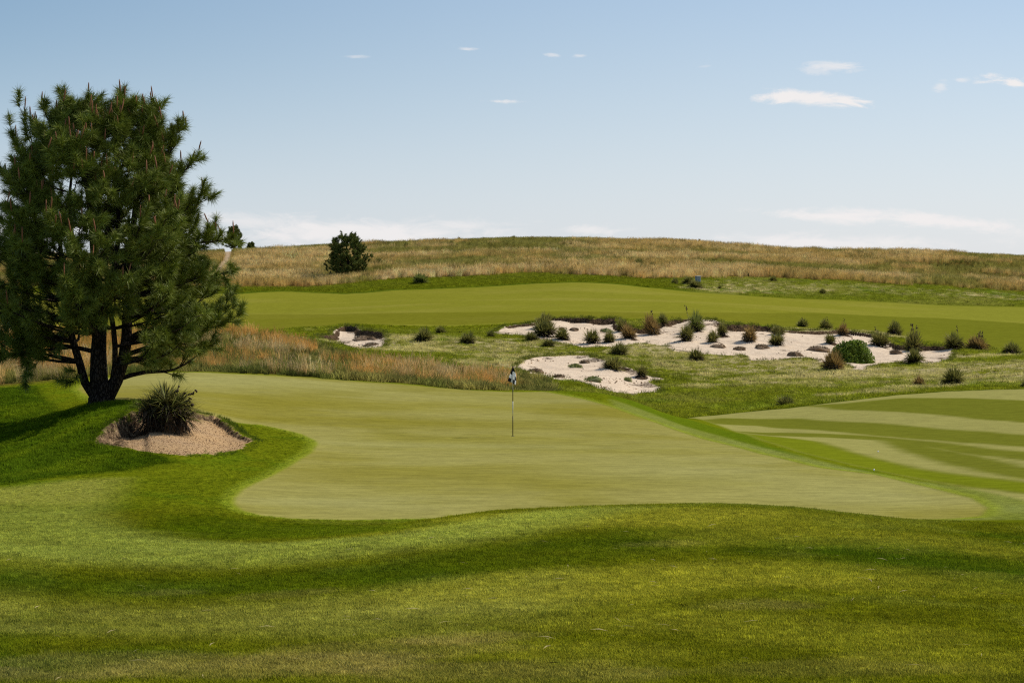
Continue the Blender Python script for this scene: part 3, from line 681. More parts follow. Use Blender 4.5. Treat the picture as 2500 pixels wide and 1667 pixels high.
sc_ = t.mix(t.ramp(t.noise(pos, 8.0, 6, 0.8), 0.40, 0.68), (0.022, 0.014, 0.009), (0.20, 0.13, 0.075))  # dark earth, with the walls' deep shadow put into its near-black end
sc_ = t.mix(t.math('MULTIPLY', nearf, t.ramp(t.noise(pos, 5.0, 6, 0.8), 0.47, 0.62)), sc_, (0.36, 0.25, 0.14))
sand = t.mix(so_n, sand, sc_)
edge = t.math('ADD', bd, t.math('MULTIPLY', t.math('SUBTRACT', t.noise(pos, 3.5, 5, 0.7), 0.5), 0.55))
sm = t.ramp(edge, -0.04, 0.07)
colr = t.mix(sm, gcol, sand)
bh = t.math('ADD', t.math('MULTIPLY', n1, 0.5), t.math('MULTIPLY', n2, 0.8))
bh = t.math('MULTIPLY', bh, t.math('ADD', 0.25, t.math('MULTIPLY', rgh, 0.9)))
bs = t.math('ADD', t.math('MULTIPLY', s1, 0.8), t.math('MULTIPLY', t.noise(pos, 7.0, 4, 0.7), 1.6))
bh = t.math('ADD', t.math('MULTIPLY', bh, t.math('SUBTRACT', 1.0, sm)), t.math('MULTIPLY', bs, sm))
finish(t, colr, 1.0, bh, 0, 0.0, 0.6, 0.05)


def simple(name, col, rough=0.8, var=0.3, scale=8.0, trans=0.0, spec=0.25, bump=0.0, inst=False, metal=0.0):
    m, t = mat(name); M[name] = m
    p = t.n('ShaderNodeNewGeometry').outputs['Position']
    if inst:
        a = t.n('ShaderNodeAttribute', attribute_name='tint'); a.attribute_type = 'INSTANCER'; c0 = a.outputs['Color']
    else: c0 = (*col, 1)
    nn = t.noise(p, scale, 4, 0.65)
    fac = t.math('ADD', 1 - var * 0.5, t.math('MULTIPLY', nn, var))
    g = t.n('ShaderNodeCombineXYZ')
    for i in range(3): t.l(fac, g.inputs[i])
    c = t.mix(1.0, c0, g.outputs[0], 'MULTIPLY')
    finish(t, c, rough, nn if bump else None, trans, spec, 0.6, bump or 0.02, metal)
    return m


simple('grass_blade', (0, 0, 0), 0.9, 0.5, 30.0, 0.45, 0.03, inst=True)
simple('straw_blade', (0, 0, 0), 0.9, 0.5, 12.0, 0.40, 0.04, inst=True)
simple('pine_needle', (0.185, 0.220, 0.030), 0.5, 2.2, 1.5, 0.06, 0.2)
simple('far_pine_needle', (0.150, 0.175, 0.038), 0.7, 0.9, 1.2, 0.15, 0.08)
simple('pine_candle', (0.24, 0.095, 0.04), 0.7, 0.5, 30)
simple('yucca_green', (0.225, 0.215, 0.055), 0.6, 1.0, 4.0, 0.28, 0.12)
simple('yucca_fresh', (0.21, 0.24, 0.055), 0.6, 0.8, 4.0, 0.28, 0.12)
simple('yucca_brown', (0.34, 0.23, 0.08), 0.7, 1.1, 5.0, 0.28, 0.08)
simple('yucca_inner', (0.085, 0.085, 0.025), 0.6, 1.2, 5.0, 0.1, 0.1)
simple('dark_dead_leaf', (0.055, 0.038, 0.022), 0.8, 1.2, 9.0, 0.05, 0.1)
simple('dead_leaf', (0.16, 0.11, 0.055), 0.8, 0.9, 6.0, 0.1, 0.2)
simple('seed_pod', (0.045, 0.025, 0.014), 0.8, 0.5, 20)
simple('stalk', (0.22, 0.16, 0.085), 0.8, 0.5, 20)
simple('shrub_leaf', (0.185, 0.250, 0.030), 0.5, 1.3, 2.0, 0.25, 0.15)
simple('dirt', (0.20, 0.135, 0.08), 0.95, 1.9, 5.0, bump=0.06)
simple('sod', (0.16, 0.16, 0.06), 0.95, 1.0, 6.0, bump=0.06)
simple('black_paint', (0.012, 0.012, 0.014), 0.45, 0.2, 20)
simple('white_paint', (0.62, 0.62, 0.60), 0.45, 0.15, 20)
simple('flag_white', (0.9, 0.9, 0.9), 0.8, 0.1, 20, 0.5)
simple('flag_black', (0.012, 0.012, 0.018), 0.8, 0.2, 20)
simple('box_body', (0.30, 0.33, 0.36), 0.6, 0.4, 5)
simple('box_lid', (0.55, 0.56, 0.55), 0.6, 0.2, 5)
simple('pebble', (0.60, 0.55, 0.48), 0.8, 0.3, 30)
simple('cup_dark', (0.03, 0.03, 0.03), 0.6, 0.1, 30)
m, t = mat('bark'); M['bark'] = m
p = t.n('ShaderNodeNewGeometry').outputs['Position']
mp = t.n('ShaderNodeMapping'); mp.inputs['Scale'].default_value = (1, 1, 0.35); t.l(p, mp.inputs[0])
v = t.n('ShaderNodeTexVoronoi'); v.feature = 'DISTANCE_TO_EDGE'; v.inputs['Scale'].default_value = 13.0; t.l(mp.outputs[0], v.inputs['Vector'])
nb = t.noise(p, 9.0, 5, 0.7)
e = t.ramp(v.outputs['Distance'], 0.0, 0.18)
cb = t.mix(nb, (0.035, 0.024, 0.017), (0.095, 0.068, 0.05)); cb = t.mix(e, (0.010, 0.007, 0.005), cb)
finish(t, cb, 0.95, t.math('ADD', e, t.math('MULTIPLY', nb, 0.6)), 0, 0.15, 1.0, 0.05)

# ------------------------------------------------------------------ mesh helpers
def new_mesh(name, verts, faces_flat, nper, mats, mat_idx=None, smooth=False):
    """verts (n,3) array, faces as (k, nper) int array"""
    me = bpy.data.meshes.new(name)
    verts = np.asarray(verts, np.float32); faces_flat = np.asarray(faces_flat, np.int32)
    me.vertices.add(len(verts)); me.vertices.foreach_set('co', verts.ravel())
    k = len(faces_flat)
    me.loops.add(k * nper); me.loops.foreach_set('vertex_index', faces_flat.ravel())
    me.polygons.add(k); me.polygons.foreach_set('loop_start', np.arange(0, k * nper, nper, dtype=np.int32))
    me.polygons.foreach_set('loop_total', np.full(k, nper, np.int32))
    if mat_idx is not None: me.polygons.foreach_set('material_index', np.asarray(mat_idx, np.int32))
    if smooth: me.polygons.foreach_set('use_smooth', np.ones(k, bool))
    for mm in mats: me.materials.append(mm)
    me.update(calc_edges=True); me.validate()
    return me


def link(name, me, parent=None, loc=None, label=None, cat=None, group=None, kind=None):
    o = bpy.data.objects.new(name, me); C.objects.link(o)
    if parent is not None: o.parent = parent
    if loc is not None: o.location = loc
    if label: o['label'] = label
    if cat: o['category'] = cat
    if group: o['group'] = group
    if kind: o['kind'] = kind
    return o


class MB:
    """mesh builder of mixed triangles and quads"""
    def __init__(s): s.v = []; s.f = []; s.m = []
    def tube(s, pts, rad, sides=8, mi=0, cap=True, jitter=0.0, rs=None):
        pts = [Vector(p) for p in pts]; n = len(pts); b0 = len(s.v)
        up = Vector((0.31, 0.95, 0.05))
        for i, p in enumerate(pts):
            d = (pts[min(i + 1, n - 1)] - pts[max(i - 1, 0)]).normalized()
            a = d.cross(up); a = a.normalized() if a.length > 1e-3 else Vector((1, 0, 0)); b = d.cross(a)
            for k in range(sides):
                an = 2 * math.pi * k / sides; r = rad[i] * (1 + (rs.uniform(-jitter, jitter) if rs else 0))
                s.v.append(tuple(p + (a * math.cos(an) + b * math.sin(an)) * r))
        for i in range(n - 1):
            for k in range(sides):
                q = b0 + i * sides
                s.f.append((q + k, q + (k + 1) % sides, q + sides + (k + 1) % sides, q + sides + k)); s.m.append(mi)
        if cap:
            s.f.append(tuple(b0 + k for k in range(sides))[::-1]); s.m.append(mi)
            s.f.append(tuple(b0 + (n - 1) * sides + k for k in range(sides))); s.m.append(mi)
    def box(s, cx, cy, cz, wx, wy, wz, mi=0):
        b = len(s.v)
        for dz in (-1, 1):
            for dy in (-1, 1):
                for dx in (-1, 1): s.v.append((cx + dx * wx / 2, cy + dy * wy / 2, cz + dz * wz / 2))
        for f in ((0, 2, 3, 1), (4, 5, 7, 6), (0, 1, 5, 4), (2, 6, 7, 3), (0, 4, 6, 2), (1, 3, 7, 5)):
            s.f.append(tuple(b + i for i in f)); s.m.append(mi)
    def mesh(s, name, mats, smooth=False):
        me = bpy.data.meshes.new(name); me.from_pydata(s.v, [], s.f)
        for mm in mats: me.materials.append(mm)
        for p, mi in zip(me.polygons, s.m): p.material_index = mi; p.use_smooth = smooth
        me.update(); return me


# ------------------------------------------------------------------ the ground, split into its named regions
ii, jj = np.meshgrid(np.arange(nr - 1), np.arange(nc - 1), indexing='ij')
a = (ii * nc + jj).ravel(); Q = np.stack([a, a + 1, a + nc + 1, a + nc], 1)
cxm = lambda A: A[Q].mean(1)
reg = np.zeros(len(Q), int)
reg[cxm(Z['straw']) > 0] = 1
reg[cxm(Z['fair']) > 0] = 2
reg[cxm(Z['rfair']) > 0] = 3
reg[cxm(Z['green']) > 0] = 4
reg[cxm(sdist(GX, GY, P_path)) > 0] = 5
for k in range(5):
    reg[cxm(Z['b%d' % k]) > 0] = 6 + k
names = [('ground', 'rough and mown turf around the greens and bunkers'), ('hill', 'low hill of straw coloured prairie grass closing the view'),
         ('fairway', 'far fairway crossing below the straw hill'), ('fairway', 'striped fairway to the right of the putting green'),
         ('putting_green', 'closely mown pale putting green with the flagstick'), ('sand_path', 'pale sand track climbing behind the big pine'),
         ('sand_bunker', 'brown sand bunker below the big pine'), ('sand_bunker', 'wide pale bunker dotted with yuccas below the far fairway'),
         ('sand_bunker', 'lower pale bunker right behind the flag'), ('sand_bunker', 'small far bunker with eroded lip on the left'), ('sand_bunker', 'tiny sand scrape left of the small far bunker')]
V = np.stack([GX, GY, GZ], 1)
smooth_turf = np.maximum(np.maximum(sstep(-0.1, 0.15, Z['green']), sstep(-0.2, 0.4, Z['fair'])), sstep(-0.2, 0.4, Z['rfair']))
near_sand = (Z['which'] == 0).astype(float) * (GY < 90)
for r, (nm, lb) in enumerate(names):
    q = Q[reg == r]
    if len(q) == 0: continue
    used = np.unique(q); remap = np.zeros(len(V), np.int64); remap[used] = np.arange(len(used))
    me = new_mesh(nm, V[used], remap[q], 4, [M['ground']], smooth=True)
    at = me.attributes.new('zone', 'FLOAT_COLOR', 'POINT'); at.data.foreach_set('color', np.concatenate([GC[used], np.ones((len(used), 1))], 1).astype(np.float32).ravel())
    for an, arr in (('bunker_edge', Z['bunk']), ('soil', soil), ('near_sand', near_sand), ('smooth_turf', smooth_turf)):
        at = me.attributes.new(an, 'FLOAT', 'POINT'); at.data.foreach_set('value', arr[used].astype(np.float32))
    me.normals_split_custom_set_from_vertices(NRM[used].tolist())
    link(nm, me, label=lb, kind='structure')

# ------------------------------------------------------------------ grass: tuft sources and scattered points
def tuft_mesh(name, n, hmin, hmax, spread, width, lean, mt, seed, tip_heavy=False):
    r = np.random.default_rng(seed)
    v = []; f = []
    for i in range(n):
        an = r.uniform(0, 6.283); rr = spread * math.sqrt(r.uniform(0, 1)); hh = r.uniform(hmin, hmax)
        bx, by = rr * math.cos(an), rr * math.sin(an); a2 = an + r.normal(0, 0.8); le = lean * hh * r.uniform(0.2, 1.2)
        dx, dy = math.cos(a2) * le, math.sin(a2) * le; px_, py_ = -math.sin(a2 + r.uniform(-1, 1)), math.cos(a2 + r.uniform(-1, 1))
        b = len(v); wd = width * r.uniform(0.7, 1.2)
        v += [(bx - px_ * wd / 2, by - py_ * wd / 2, -0.02), (bx + px_ * wd / 2, by + py_ * wd / 2, -0.02),
              (bx + dx * 0.4 + px_ * wd * 0.45, by + dy * 0.4 + py_ * wd * 0.45, hh * 0.6), (bx + dx * 0.4 - px_ * wd * 0.45, by + dy * 0.4 - py_ * wd * 0.45, hh * 0.6), (bx + dx, by + dy, hh)]
        f += [(b, b + 1, b + 2), (b, b + 2, b + 3), (b + 3, b + 2, b + 4)]
        if tip_heavy and r.uniform() < 0.6:
            b = len(v); q = width * 1.6
            v += [(bx + dx * 0.75 - q / 2, by + dy * 0.75, hh * 0.82), (bx + dx * 0.75 + q / 2, by + dy * 0.75, hh * 0.82), (bx + dx * 1.02, by + dy * 1.02, hh * 1.06)]
            f += [(b, b + 1, b + 2)]
    return new_mesh(name, v, f, 3, [mt])


def scatter(name, src, X, Y, scale, tint, label, lean=0.0, kind='stuff', cat=None):
    n = len(X)
    Zg = ground_z(X, Y)
    # drop what can never be seen from near the viewpoint is not attempted: everything stays where it grows
    me = bpy.data.meshes.new(name); me.vertices.add(n)
    me.vertices.foreach_set('co', np.stack([X, Y, Zg], 1).astype(np.float32).ravel())
    at = me.attributes.new('rot', 'FLOAT_VECTOR', 'POINT')
    at.data.foreach_set('vector', np.stack([rng.normal(0, 0.12 + lean, n), rng.normal(0, 0.12 + lean, n), rng.uniform(0, 6.283, n)], 1).astype(np.float32).ravel())
    at = me.attributes.new('scl', 'FLOAT', 'POINT'); at.data.foreach_set('value', np.asarray(scale, np.float32))
    at = me.attributes.new('tint', 'FLOAT_COLOR', 'POINT'); at.data.foreach_set('color', np.concatenate([np.clip(tint, 0, 1), np.ones((n, 1))], 1).astype(np.float32).ravel())
    o = link(name, me, label=label, kind=kind, cat=cat)
    g = bpy.data.node_groups.new(name, 'GeometryNodeTree')
    g.interface.new_socket('Geometry', in_out='INPUT', socket_type='NodeSocketGeometry')
    g.interface.new_socket('Geometry', in_out='OUTPUT', socket_type='NodeSocketGeometry')
    gi = g.nodes.new('NodeGroupInput'); go = g.nodes.new('NodeGroupOutput')
    oi = g.nodes.new('GeometryNodeObjectInfo'); oi.inputs['Object'].default_value = src; oi.inputs['As Instance'].default_value = True
    ip = g.nodes.new('GeometryNodeInstanceOnPoints')
    ar = g.nodes.new('GeometryNodeInputNamedAttribute'); ar.data_type = 'FLOAT_VECTOR'; ar.inputs['Name'].default_value = 'rot'
    asx = g.nodes.new('GeometryNodeInputNamedAttribute'); asx.data_type = 'FLOAT'; asx.inputs['Name'].default_value = 'scl'
    er = g.nodes.new('FunctionNodeEulerToRotation')
    g.links.new(ar.outputs['Attribute'], er.inputs[0]); g.links.new(er.outputs[0], ip.inputs['Rotation'])
    g.links.new(asx.outputs['Attribute'], ip.inputs['Scale'])
    g.links.new(gi.outputs[0], ip.inputs['Points']); g.links.new(oi.outputs['Geometry'], ip.inputs['Instance'])
    g.links.new(ip.outputs[0], go.inputs[0])
    md = o.modifiers.new('grow', 'NODES'); md.node_group = g
    return o


def source(name, me, px, py, label):
    x, y = ground_point(px, py)
    return link(name, me, loc=(x, y, float(ground_z(x, y)[0])), label=label, kind='stuff')


def fan_points(n, y0, y1, u0=-0.275, u1=0.275, power=1.0):
    """points over the wedge in view, density falling with distance"""
    r = rng.uniform(0, 1, n)
    if abs(power) < 1e-6: Yp = y0 * (y1 / y0) ** r
    else: Yp = (y0 ** power + r * (y1 ** power - y0 ** power)) ** (1 / power)
    return rng.uniform(u0, u1, n) * Yp, Yp


def vary(c, amt): return c * (1 + rng.normal(0, amt, (len(c), 1)))


lawn = source('lawn_tuft', tuft_mesh('lawn_tuft', 30, 0.008, 0.027, 0.085, 0.0055, 1.5, M['grass_blade'], 3), 1500, 1500, 'small tuft of short turf in the foreground')
X, Y = fan_points(195000, 13.0, 37.5, -0.36, 0.36, power=0.8)
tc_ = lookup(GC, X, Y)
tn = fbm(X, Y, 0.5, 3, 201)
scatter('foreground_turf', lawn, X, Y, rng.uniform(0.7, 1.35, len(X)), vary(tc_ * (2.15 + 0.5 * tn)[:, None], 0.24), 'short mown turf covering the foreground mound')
# turf round the pine mound, the collar and the approach
X, Y = fan_points(175000, 37.4, 84, -0.34, 0.30, power=0.5)
lush_d = sdist(X, Y, P_lush)
k = (lookup(Z['green'], X, Y) < -0.12) & (lookup(Z['rfair'], X, Y) < -0.1) & (lookup(Z['bunk'], X, Y) < -0.06) & (X / Y < 0.20) & ~((X / Y > 0.045) & (Y > 43))
X, Y, lush_d = X[k], Y[k], lush_d[k]
tc_ = lookup(GC, X, Y)
scatter('collar_turf', lawn, X, Y, rng.uniform(0.6, 1.0, len(X)) * (1 + 1.6 * sstep(-0.2, 0.3, lush_d)) * (1 + 0.2 * fbm(X, Y, 1, 2, 5)), vary(tc_ * 2.0, 0.26), 'short turf round the putting green and on the mound of the big pine')
# rough beyond the green
rough_t = source('rough_tuft', tuft_mesh('rough_tuft', 26, 0.04, 0.13, 0.18, 0.014, 1.5, M['grass_blade'], 5), 1750, 930, 'small tuft of rough grass')
X, Y = fan_points(100000, 88, 160, -0.31, 0.32, power=1.0)
k = (lookup(Z['green'], X, Y) < -0.2) & (lookup(Z['rfair'], X, Y) < -0.3) & (lookup(Z['fair'], X, Y) < -0.8) & (lookup(Z['bunk'], X, Y) < -0.15) & (lookup(Z['knoll'], X, Y) < 0)
X, Y = X[k], Y[k]
sd = lookup(Gsandy, X, Y); k = rng.uniform(0, 1, len(X)) > sd * 0.75; X, Y = X[k], Y[k]
tc_ = lookup(GC, X, Y); pt = fbm(X, Y, 3, 4, 203)
green_ = np.tile(alb(108, 112, 22), (len(X), 1)); mixk = sstep(-0.6, 0.5, pt)[:, None] * 0.7
scatter('rough_grass', rough_t, X, Y, rng.uniform(0.6, 1.5, len(X)) * (1 + 0.4 * pt), vary((tc_ * mixk + green_ * (1 - mixk)) * 2.1, 0.34), 'short tufted rough grass between the green and the far bunkers')
X, Y = fan_points(30000, 200, 245, -0.31, 0.31, power=1.0)
k = (lookup(Z['fair'], X, Y) < -1) & (lookup(Z['straw'], X, Y) < 1.5); X, Y = X[k], Y[k]
scatter('upper_rough_grass', rough_t, X, Y, rng.uniform(0.8, 1.8, len(X)), vary(lookup(GC, X, Y) * 1.9, 0.28), 'short rough grass between the far fairway and the straw hill')
# grass hanging over the bunker lips
ex_, ey_ = [], []
for k, (P, dep, Lf, ww, fd) in enumerate(BUNK[:4]):
    n = len(P); ar_ = 0.5 * np.sum(P[:, 0] * np.roll(P[:, 1], -1) - np.roll(P[:, 0], -1) * P[:, 1])
    for i in range(n):
        a_, b_ = P[i], P[(i + 1) % n]; e = b_ - a_; ln = np.linalg.norm(e); nn = np.array([e[1], -e[0]]) * np.sign(ar_) / ln
        cnt = int(ln * (16 if nn[1] > 0.2 else 5) * (1.6 if k == 0 else 1)); tt = rng.uniform(0, 1, cnt)
        off = rng.uniform(0.02, 0.30, cnt)
        ex_.append(a_[0] + e[0] * tt + nn[0] * off); ey_.append(a_[1] + e[1] * tt + nn[1] * off)
X = np.concatenate(ex_); Y = np.concatenate(ey_)
k = lookup(Z['bunk'], X, Y) < 0.05; X, Y = X[k], Y[k]
scatter('lip_grass', rough_t, X, Y, np.where(Y < 80, 0.55, 1.2) * rng.uniform(0.6, 1.3, len(X)), vary(np.where((Y < 80)[:, None], alb(96, 112, 34), alb(116, 122, 48)), 0.25), 'ragged grass fringe hanging over the bunker lips', lean=0.3)
# clods and pebbles lying on the sand
cm = bpy.data.meshes.new('sand_clod')
cm.from_pydata([(0.05, 0, 0), (-0.04, 0.03, 0), (-0.03, -0.04, 0.0), (0.01, 0.0, 0.045), (0.0, 0.05, 0.01)], [], [(0, 4, 3), (4, 1, 3), (1, 2, 3), (2, 0, 3)]); cm.materials.append(simple('clod', (0, 0, 0), 0.9, 0.6, 20, inst=True))
clod = source('sand_clod', cm, 1420, 900, 'small dark clod of earth lying on the sand')
X, Y = fan_points(18000, 100, 160, -0.10, 0.235, power=1.0)
k = (lookup(Z['bunk'], X, Y) > 0.1) & (rng.uniform(0, 1, len(X)) < sstep(0.05, 0.6, fbm(X, Y, 2.5, 3, 207) + 0.25 * lookup(soil, X, Y))); X, Y = X[k], Y[k]
scatter('sand_clods', clod, X, Y, rng.uniform(0.4, 1.4, len(X)) ** 1.5, vary(np.tile(alb(150, 118, 84), (len(X), 1)), 0.3), 'scattered clods and debris on the bunker sand')
X, Y = fan_points(11000, 48, 63, -0.215, -0.125, power=1.0)
k = (lookup(Z['bunk'], X, Y) > 0.05); X, Y = X[k], Y[k]
scatter('bunker_pebbles', clod, X, Y, rng.uniform(0.12, 0.40, len(X)), vary(np.tile(alb(150, 112, 74), (len(X), 1)), 0.35), 'small pebbles and crumbs on the brown bunker sand')

# long straw
straw = source('straw_tuft', tuft_mesh('straw_tuft', 34, 0.35, 0.80, 0.22, 0.014, 0.28, M['straw_blade'], 9, True), 1120, 930, 'clump of long straw coloured grass')
X, Y = fan_points(24500, 84, 124, -0.32, 0.02, power=1.0)
kd = lookup(Z['knoll'], X, Y); wd_ = sdist(X, Y, P_weeds)
k = (kd > 0.1) & (lookup(Z['bunk'], X, Y) < -0.2) & (lookup(Z['green'], X, Y) < -0.7)
k &= (rng.uniform(0, 1, len(X)) < np.where(wd_ > 0, 0.16, 0.75) * sstep(-0.35, 0.25, fbm(X, Y, 3.0, 4, 211)))
X, Y = X[k], Y[k]; pn = fbm(X, Y, 3, 3, 213)
ta = alb(194, 150, 78); tb = alb(196, 172, 120); tg = alb(120, 122, 52)
tint = blend(np.tile(ta, (len(X), 1)), sstep(-0.2, 0.5, pn), tb); tint = blend(tint, (rng.uniform(0, 1, len(X)) < 0.16).astype(float), tg)
scatter('long_straw_grass', straw, X, Y, rng.uniform(0.4, 1.15, len(X)) * (1 + 0.25 * pn), vary(tint * 1.55, 0.22), 'long straw coloured grass on the knoll behind the putting green')
weed = source('weed_tuft', tuft_mesh('weed_tuft', 40, 0.10, 0.38, 0.26, 0.022, 1.0, M['grass_blade'], 12), 640, 900, 'tangled clump of dark green weeds')
X, Y = fan_points(38000, 84, 124, -0.32, 0.03, power=1.0)
kd = lookup(Z['knoll'], X, Y); wd_ = sdist(X, Y, P_weeds)
k = (kd > -1.0) & (lookup(Z['bunk'], X, Y) < -0.3) & (lookup(Z['green'], X, Y) < -0.35) & (rng.uniform(0, 1, len(X)) < np.where(wd_ > 0, 0.9, 0.4) * (0.35 + 0.65 * sstep(-0.4, 0.2, fbm(X, Y, 1.6, 3, 218)))); X, Y = X[k], Y[k]
pn = fbm(X, Y, 1.8, 3, 217)
tint = blend(np.tile(alb(92, 98, 42), (len(X), 1)), sstep(-0.3, 0.4, pn), alb(134, 126, 66)); tint = blend(tint, sstep(0.25, 0.6, -pn), alb(52, 56, 24))
scatter('weedy_grass', weed, X, Y, rng.uniform(0.4, 1.3, len(X)) * (1 + 0.5 * pn), vary(tint * 1.6, 0.3), 'dark tangled weeds and grass along the back edge of the green')
# hill
X, Y = fan_points(138000, 222, 352, -0.31, 0.31, power=1.4)
k = (lookup(Z['straw'], X, Y) + 1.5 * fbm(X, Y, 3, 3, 131) > 0) & (sdist(X, Y, P_path) < -0.2)
X, Y = X[k], Y[k]
hole = np.zeros(len(X))
for (bx, by, r, d) in HOLES:
    g = ((X - bx) / r) ** 2 + ((Y - by) / (r * 0.6)) ** 2 + 0.5 * fbm(X, Y, 3, 3, 91); hole = np.maximum(hole, sstep(1.2, 0.8, g))
P = CX + F * X / Y
a1 = fbm(X, Y * 0.8, 16, 4, 221); a2 = fbm(X, Y, 4.5, 4, 223); a3 = fbm(X, Y, 9, 3, 225)
sd_ = lookup(Z['straw'], X, Y)
greenness = sstep(-0.25, 0.25, a1 + 0.95 * a2 + 0.5 * sstep(280, 335, Y) * sstep(1700, 1300, P) - 0.40 * sstep(14, 3, sd_) + 0.12 + 0.25 * sstep(1800, 2400, P) * sstep(270, 320, Y) - 0.1)
tint = blend(np.tile(alb(166, 142, 84), (len(X), 1)), sstep(-0.2, 0.4, a3), alb(186, 162, 110))
tint = blend(tint, sstep(0.2, 0.5, a2) * 0.35, alb(178, 128, 76))
tint = blend(tint, greenness * 0.8, alb(116, 116, 50))
tint = blend(tint, sstep(10, 2, sd_) * sstep(0, 0.5, fbm(X, Y, 6, 2, 227) + 0.45) * sstep(880, 950, P) * sstep(1560, 1450, P), alb(190, 166, 118))
tint = blend(tint, (rng.uniform(0, 1, len(X)) < 0.10 + 0.45 * sstep(0.15, 0.5, fbm(X, Y, 3.2, 4, 231))).astype(float) * 0.8, alb(76, 76, 28))
tint = blend(tint, hole * 0.9, alb(76, 84, 36))
scl = rng.uniform(0.6, 1.35, len(X)) * (1 - 0.35 * greenness) * (1 - 0.65 * hole)
scatter('prairie_grass', straw, X, Y, scl, vary(tint * 2.0, 0.30), 'straw coloured and olive prairie grass over the whole hill')
# loose straw stems lying in the foreground
smx = bpy.data.meshes.new('straw_stem'); smx.from_pydata([(-0.09, 0, 0.03), (0.0, 0.012, 0.045), (0.09, 0, 0.035), (0.0, -0.0, 0.041)], [], [(0, 3, 2, 1)]); smx.materials.append(M['straw_blade'])
stem = source('straw_stem', smx, 1350, 1630, 'dry straw stem lying on the foreground turf')
X, Y = fan_points(170, 15, 30, power=0.8)
scatter('fallen_straw', stem, X, Y, rng.uniform(0.4, 1.1, len(X)), vary(np.tile(alb(214, 196, 140), (len(X), 1)), 0.1), 'dry straw stems scattered on the foreground turf')

# ------------------------------------------------------------------ pines
def needle_mesh(name, P, D, n_per, ln, wd, mt, seed, spread=(0.15, 1.45), along=0.20):
    """P, D: (k,3) tuft points and directions"""
    r = np.random.default_rng(seed); k = len(P)
    D = D / np.linalg.norm(D, axis=1, keepdims=True)
    ref = np.where(np.abs(D[:, 2:3]) < 0.9, np.array([[0, 0, 1.0]]), np.array([[1.0, 0, 0]]))
    A = np.cross(D, ref); A /= np.linalg.norm(A, axis=1, keepdims=True); B = np.cross(D, A)
    th = r.uniform(0, 6.283, (k, n_per)); an = r.uniform(*spread, (k, n_per)); off = r.uniform(-along, 0.02, (k, n_per)); L_ = ln * r.uniform(0.7, 1.15, (k, n_per))
    ca, sa = np.cos(an)[..., None], np.sin(an)[..., None]
    dirv = D[:, None] * ca + (A[:, None] * np.cos(th)[..., None] + B[:, None] * np.sin(th)[..., None]) * sa
    dirv[..., 2] -= 0.10
    b = P[:, None] + D[:, None] * off[..., None]; tip = b + dirv * L_[..., None]
    side = np.cross(dirv, r.normal(0, 1, dirv.shape)); side /= np.linalg.norm(side, axis=2, keepdims=True)
    side *= wd / 2
    v = np.stack([b - side, b + side, tip], 2).reshape(-1, 3)
    nn = k * n_per; f = np.arange(nn * 3).reshape(-1, 3)
    return v, f


